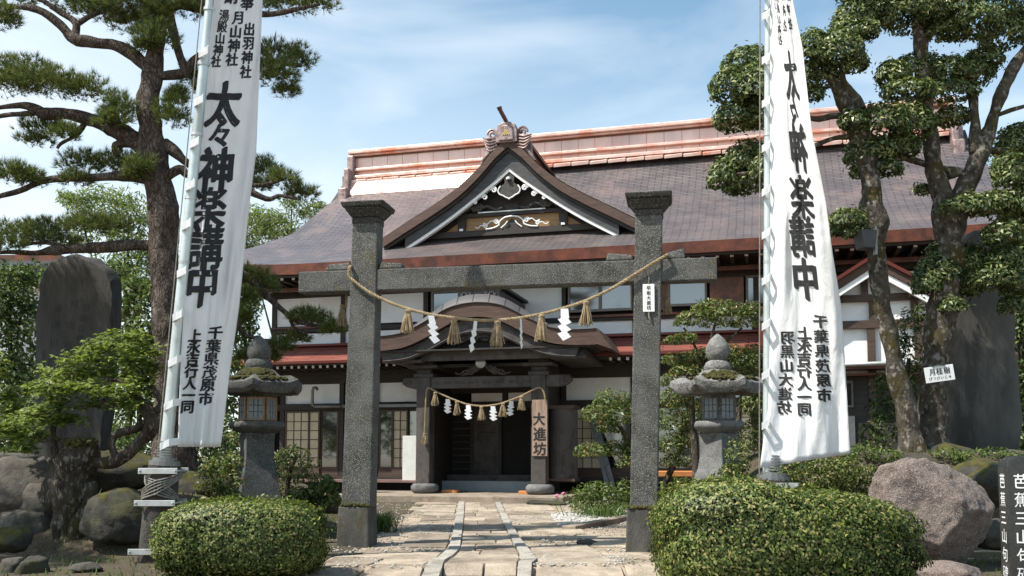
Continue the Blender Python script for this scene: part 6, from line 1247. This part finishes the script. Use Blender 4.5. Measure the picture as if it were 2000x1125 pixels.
R_(1985, 900, 14.6, (.4, .3, .2), 'rock', 'grey stone at the right edge below the monument slab', 43, 1.2)
R_(95, 985, 13.9, (.35, .3, .30), 'rock', 'jagged retaining rock touching the left side of the maple trunk', 44, .5, .25)
# floodlight on the laurel trunk and the tree name tag
p = at(1690, 470, 14.9); FL = empty('floodlight', p, .25); tag(FL, 'dark boxy floodlight strapped to the slender laurel trunk', 'floodlight')
MB().frustum(0, 0, -.14, .16, .10, .12, .15, .12).build('housing', 'floodlight', FL, bevel=.015); MB().box(.16, .20, -.03, .03, -.22, .24).build('bracket', 'grey_metal', FL)
p = at(1835, 730, 15.1); TG = empty('tree_name_tag', p); TG.rotation_euler = (0, R(-8), 0); tag(TG, 'small white sign with tree name writing on the thick forked laurel trunk', 'tree tag')
hw, hh = .235, .125; MB().box(-hw, hw, -.006, .006, -hh, hh).build('plate', 'white', TG, bevel=.004)
lettering('writing', [('月', -.12, -.04, .11, .115), ('桂', 0, -.04, .11, .115), ('樹', .12, -.04, .11, .115)]+[(c, -.155+.062*k, .065, .055, .06) for k, c in enumerate('げっけいじゅ')], lambda x, y: (x, -.010, -y), 'ink', TG, pen=.02)
MB().tube([(-.10, -.008, hh-.01), (.0, -.015, hh+.015), (.11, -.008, hh-.01)], .008, 6).tube([(-hw, 0, hh*.5), (-hw*.6, .18, hh*.6)], .006, 5).tube([(hw, 0, hh*.5), (hw*.6, .18, hh*.6)], .006, 5).build('wire', 'grey_metal', TG)

# ================================================================== TREES BEHIND
def bg_tree(name, px, Y, label, pads, leaf, L, seed, dens=.6, wd=.45, droop=.2, trunk=6, jit=.9):
    dens *= 2.3
    x = px; top = min(p[1] for p in pads); shrub(name, label, 'tree', px, Y, [[(x, 900, trunk), (x+3, 760, trunk*.8), (x-3, 620, trunk*.6), (x+2, min(600, top+40), trunk*.35)]]+[[(x, 760, trunk*.5), ((x+p[0])/2, (p[1]+760)/2, trunk*.35), (p[0], p[1], trunk*.15)] for p in pads[::2]], pads, leaf, L, dens, wd, jit, .8, seed, -.9, 'bark_dark', .35, 'trees beyond the garden', droop)
bg_tree('bamboo_tree', 250, 33, 'feathery pale bamboo rising behind the pine trunk', [(150, 395, 34, 22), (190, 385, 40, 26), (240, 400, 46, 30), (280, 430, 40, 30), (170, 430, 40, 30), (220, 450, 50, 34), (270, 480, 50, 40), (150, 470, 34, 30), (240, 520, 60, 34), (130, 385, 18, 14), (280, 560, 50, 30), (310, 500, 40, 40)], 'bamboo', .30, 41, .9, .17, .5)
bg_tree('bamboo_tree', 560, 42, 'yellow green bamboo clump showing between left banner and lodge roof', [(540, 430, 50, 26), (600, 415, 30, 20), (570, 395, 26, 14), (510, 450, 40, 34), (560, 455, 44, 20), (500, 420, 30, 20), (620, 400, 18, 10), (470, 470, 40, 50), (490, 500, 40, 30), (450, 430, 40, 40)], 'bamboo', .30, 42, 1.0, .17, .5)
bg_tree('broadleaf_tree', 270, 25, 'mid green tree standing between inscribed stone and pine trunk', [(250, 600, 46, 44), (285, 640, 44, 46), (250, 670, 44, 40), (295, 580, 30, 40), (260, 560, 34, 30), (290, 700, 44, 40), (255, 720, 40, 40), (300, 740, 40, 40), (390, 640, 40, 60), (420, 720, 40, 50), (270, 780, 60, 40), (440, 790, 40, 44), (350, 780, 50, 50), (340, 850, 60, 40), (420, 860, 50, 40), (458, 730, 26, 40), (250, 850, 60, 40), (310, 660, 40, 50), (200, 860, 60, 40)], 'wood_leaf2', .17, 43, .75)
bg_tree('broadleaf_tree', 20, 23, 'dark leafy tree at the left edge behind the inscribed stone', [(20, 560, 50, 36), (-10, 600, 50, 40), (45, 600, 34, 40), (20, 650, 50, 40), (50, 540, 24, 20), (10, 710, 50, 40), (40, 750, 40, 40), (0, 800, 60, 44), (-60, 620, 60, 80), (-60, 760, 60, 80)], 'wood_leaf', .15, 44, .8)
bg_tree('broadleaf_tree', 480, 27, 'bright leafy tree in front of the lodge left corner', [(480, 560, 26, 26), (470, 610, 24, 36), (490, 600, 24, 30), (480, 650, 26, 30), (455, 660, 26, 34), (440, 580, 30, 50)], 'wood_leaf2', .15, 45, .9)
bg_tree('broadleaf_tree', 1985, 24, 'dark tree at the right edge behind the broad monument slab', [(1990, 480, 50, 50), (1998, 560, 40, 50), (2000, 640, 40, 60), (2005, 740, 40, 60), (1995, 830, 40, 60), (2040, 600, 60, 100), (2030, 420, 60, 60)], 'wood_leaf', .16, 46, .9)
bg_tree('cedar_tree', 1960, 45, 'dark conifer top showing between the laurel branches at far right', [(1960, 330, 46, 60), (1985, 280, 40, 40), (1940, 390, 50, 60), (2010, 350, 50, 70)], 'wood_leaf', .30, 47, .8, .3)
bg_tree('broadleaf_tree', 90, 30, 'broad tree filling the gap below the lowest pine branch at left', [(60, 540, 60, 30), (120, 560, 50, 40), (20, 530, 40, 20), (230, 540, 40, 30), (180, 600, 60, 50), (100, 640, 80, 60), (-20, 580, 60, 60), (200, 700, 80, 60), (60, 740, 100, 60), (180, 800, 100, 50), (320, 800, 60, 60), (20, 840, 80, 40)], 'wood_leaf', .19, 48, .9)
# house behind the garden at far left
dr = at(-20, 520, 38); DH = empty('distant_house', (dr[0]-1.5, 38, 0)); tag(DH, 'distant house with dark ridged roof at the far left edge', 'house')
za = at(0, 540, 38)[2]; MB().box(-4, 2.4, 0, 6, 0, za).build('wall', 'plaster', DH); MB().prism([(-.8, za-.1), (-.8, za+.15), (3, za+1.3), (6.8, za+.15), (6.8, za-.1)], -4.6, 3.0, 'x').build('roof', 'roof_tile', DH)
MB().box(-4.6, 3.0, 2.85, 3.15, za+1.25, za+1.5).build('ridge', 'copper_brown', DH)
# orange topped low wall piece behind the right lantern
p = at(1325, 920, 21.5); OB = empty('red_bench', (p[0], 21.5, gz(p[0], 21.5))); tag(OB, 'low red topped bench half hidden behind the tiered azalea', 'bench'); zt = p[2]-gz(p[0], 21.5)
MB().box(-.9, .5, -.3, .3, zt-.12, zt).build('seat', 'orange', OB, bevel=.01); m = MB(); m.box(-.8, -.7, -.25, .25, 0, zt-.12); m.box(.3, .4, -.25, .25, 0, zt-.12); m.build('leg', 'wood_dark', OB)
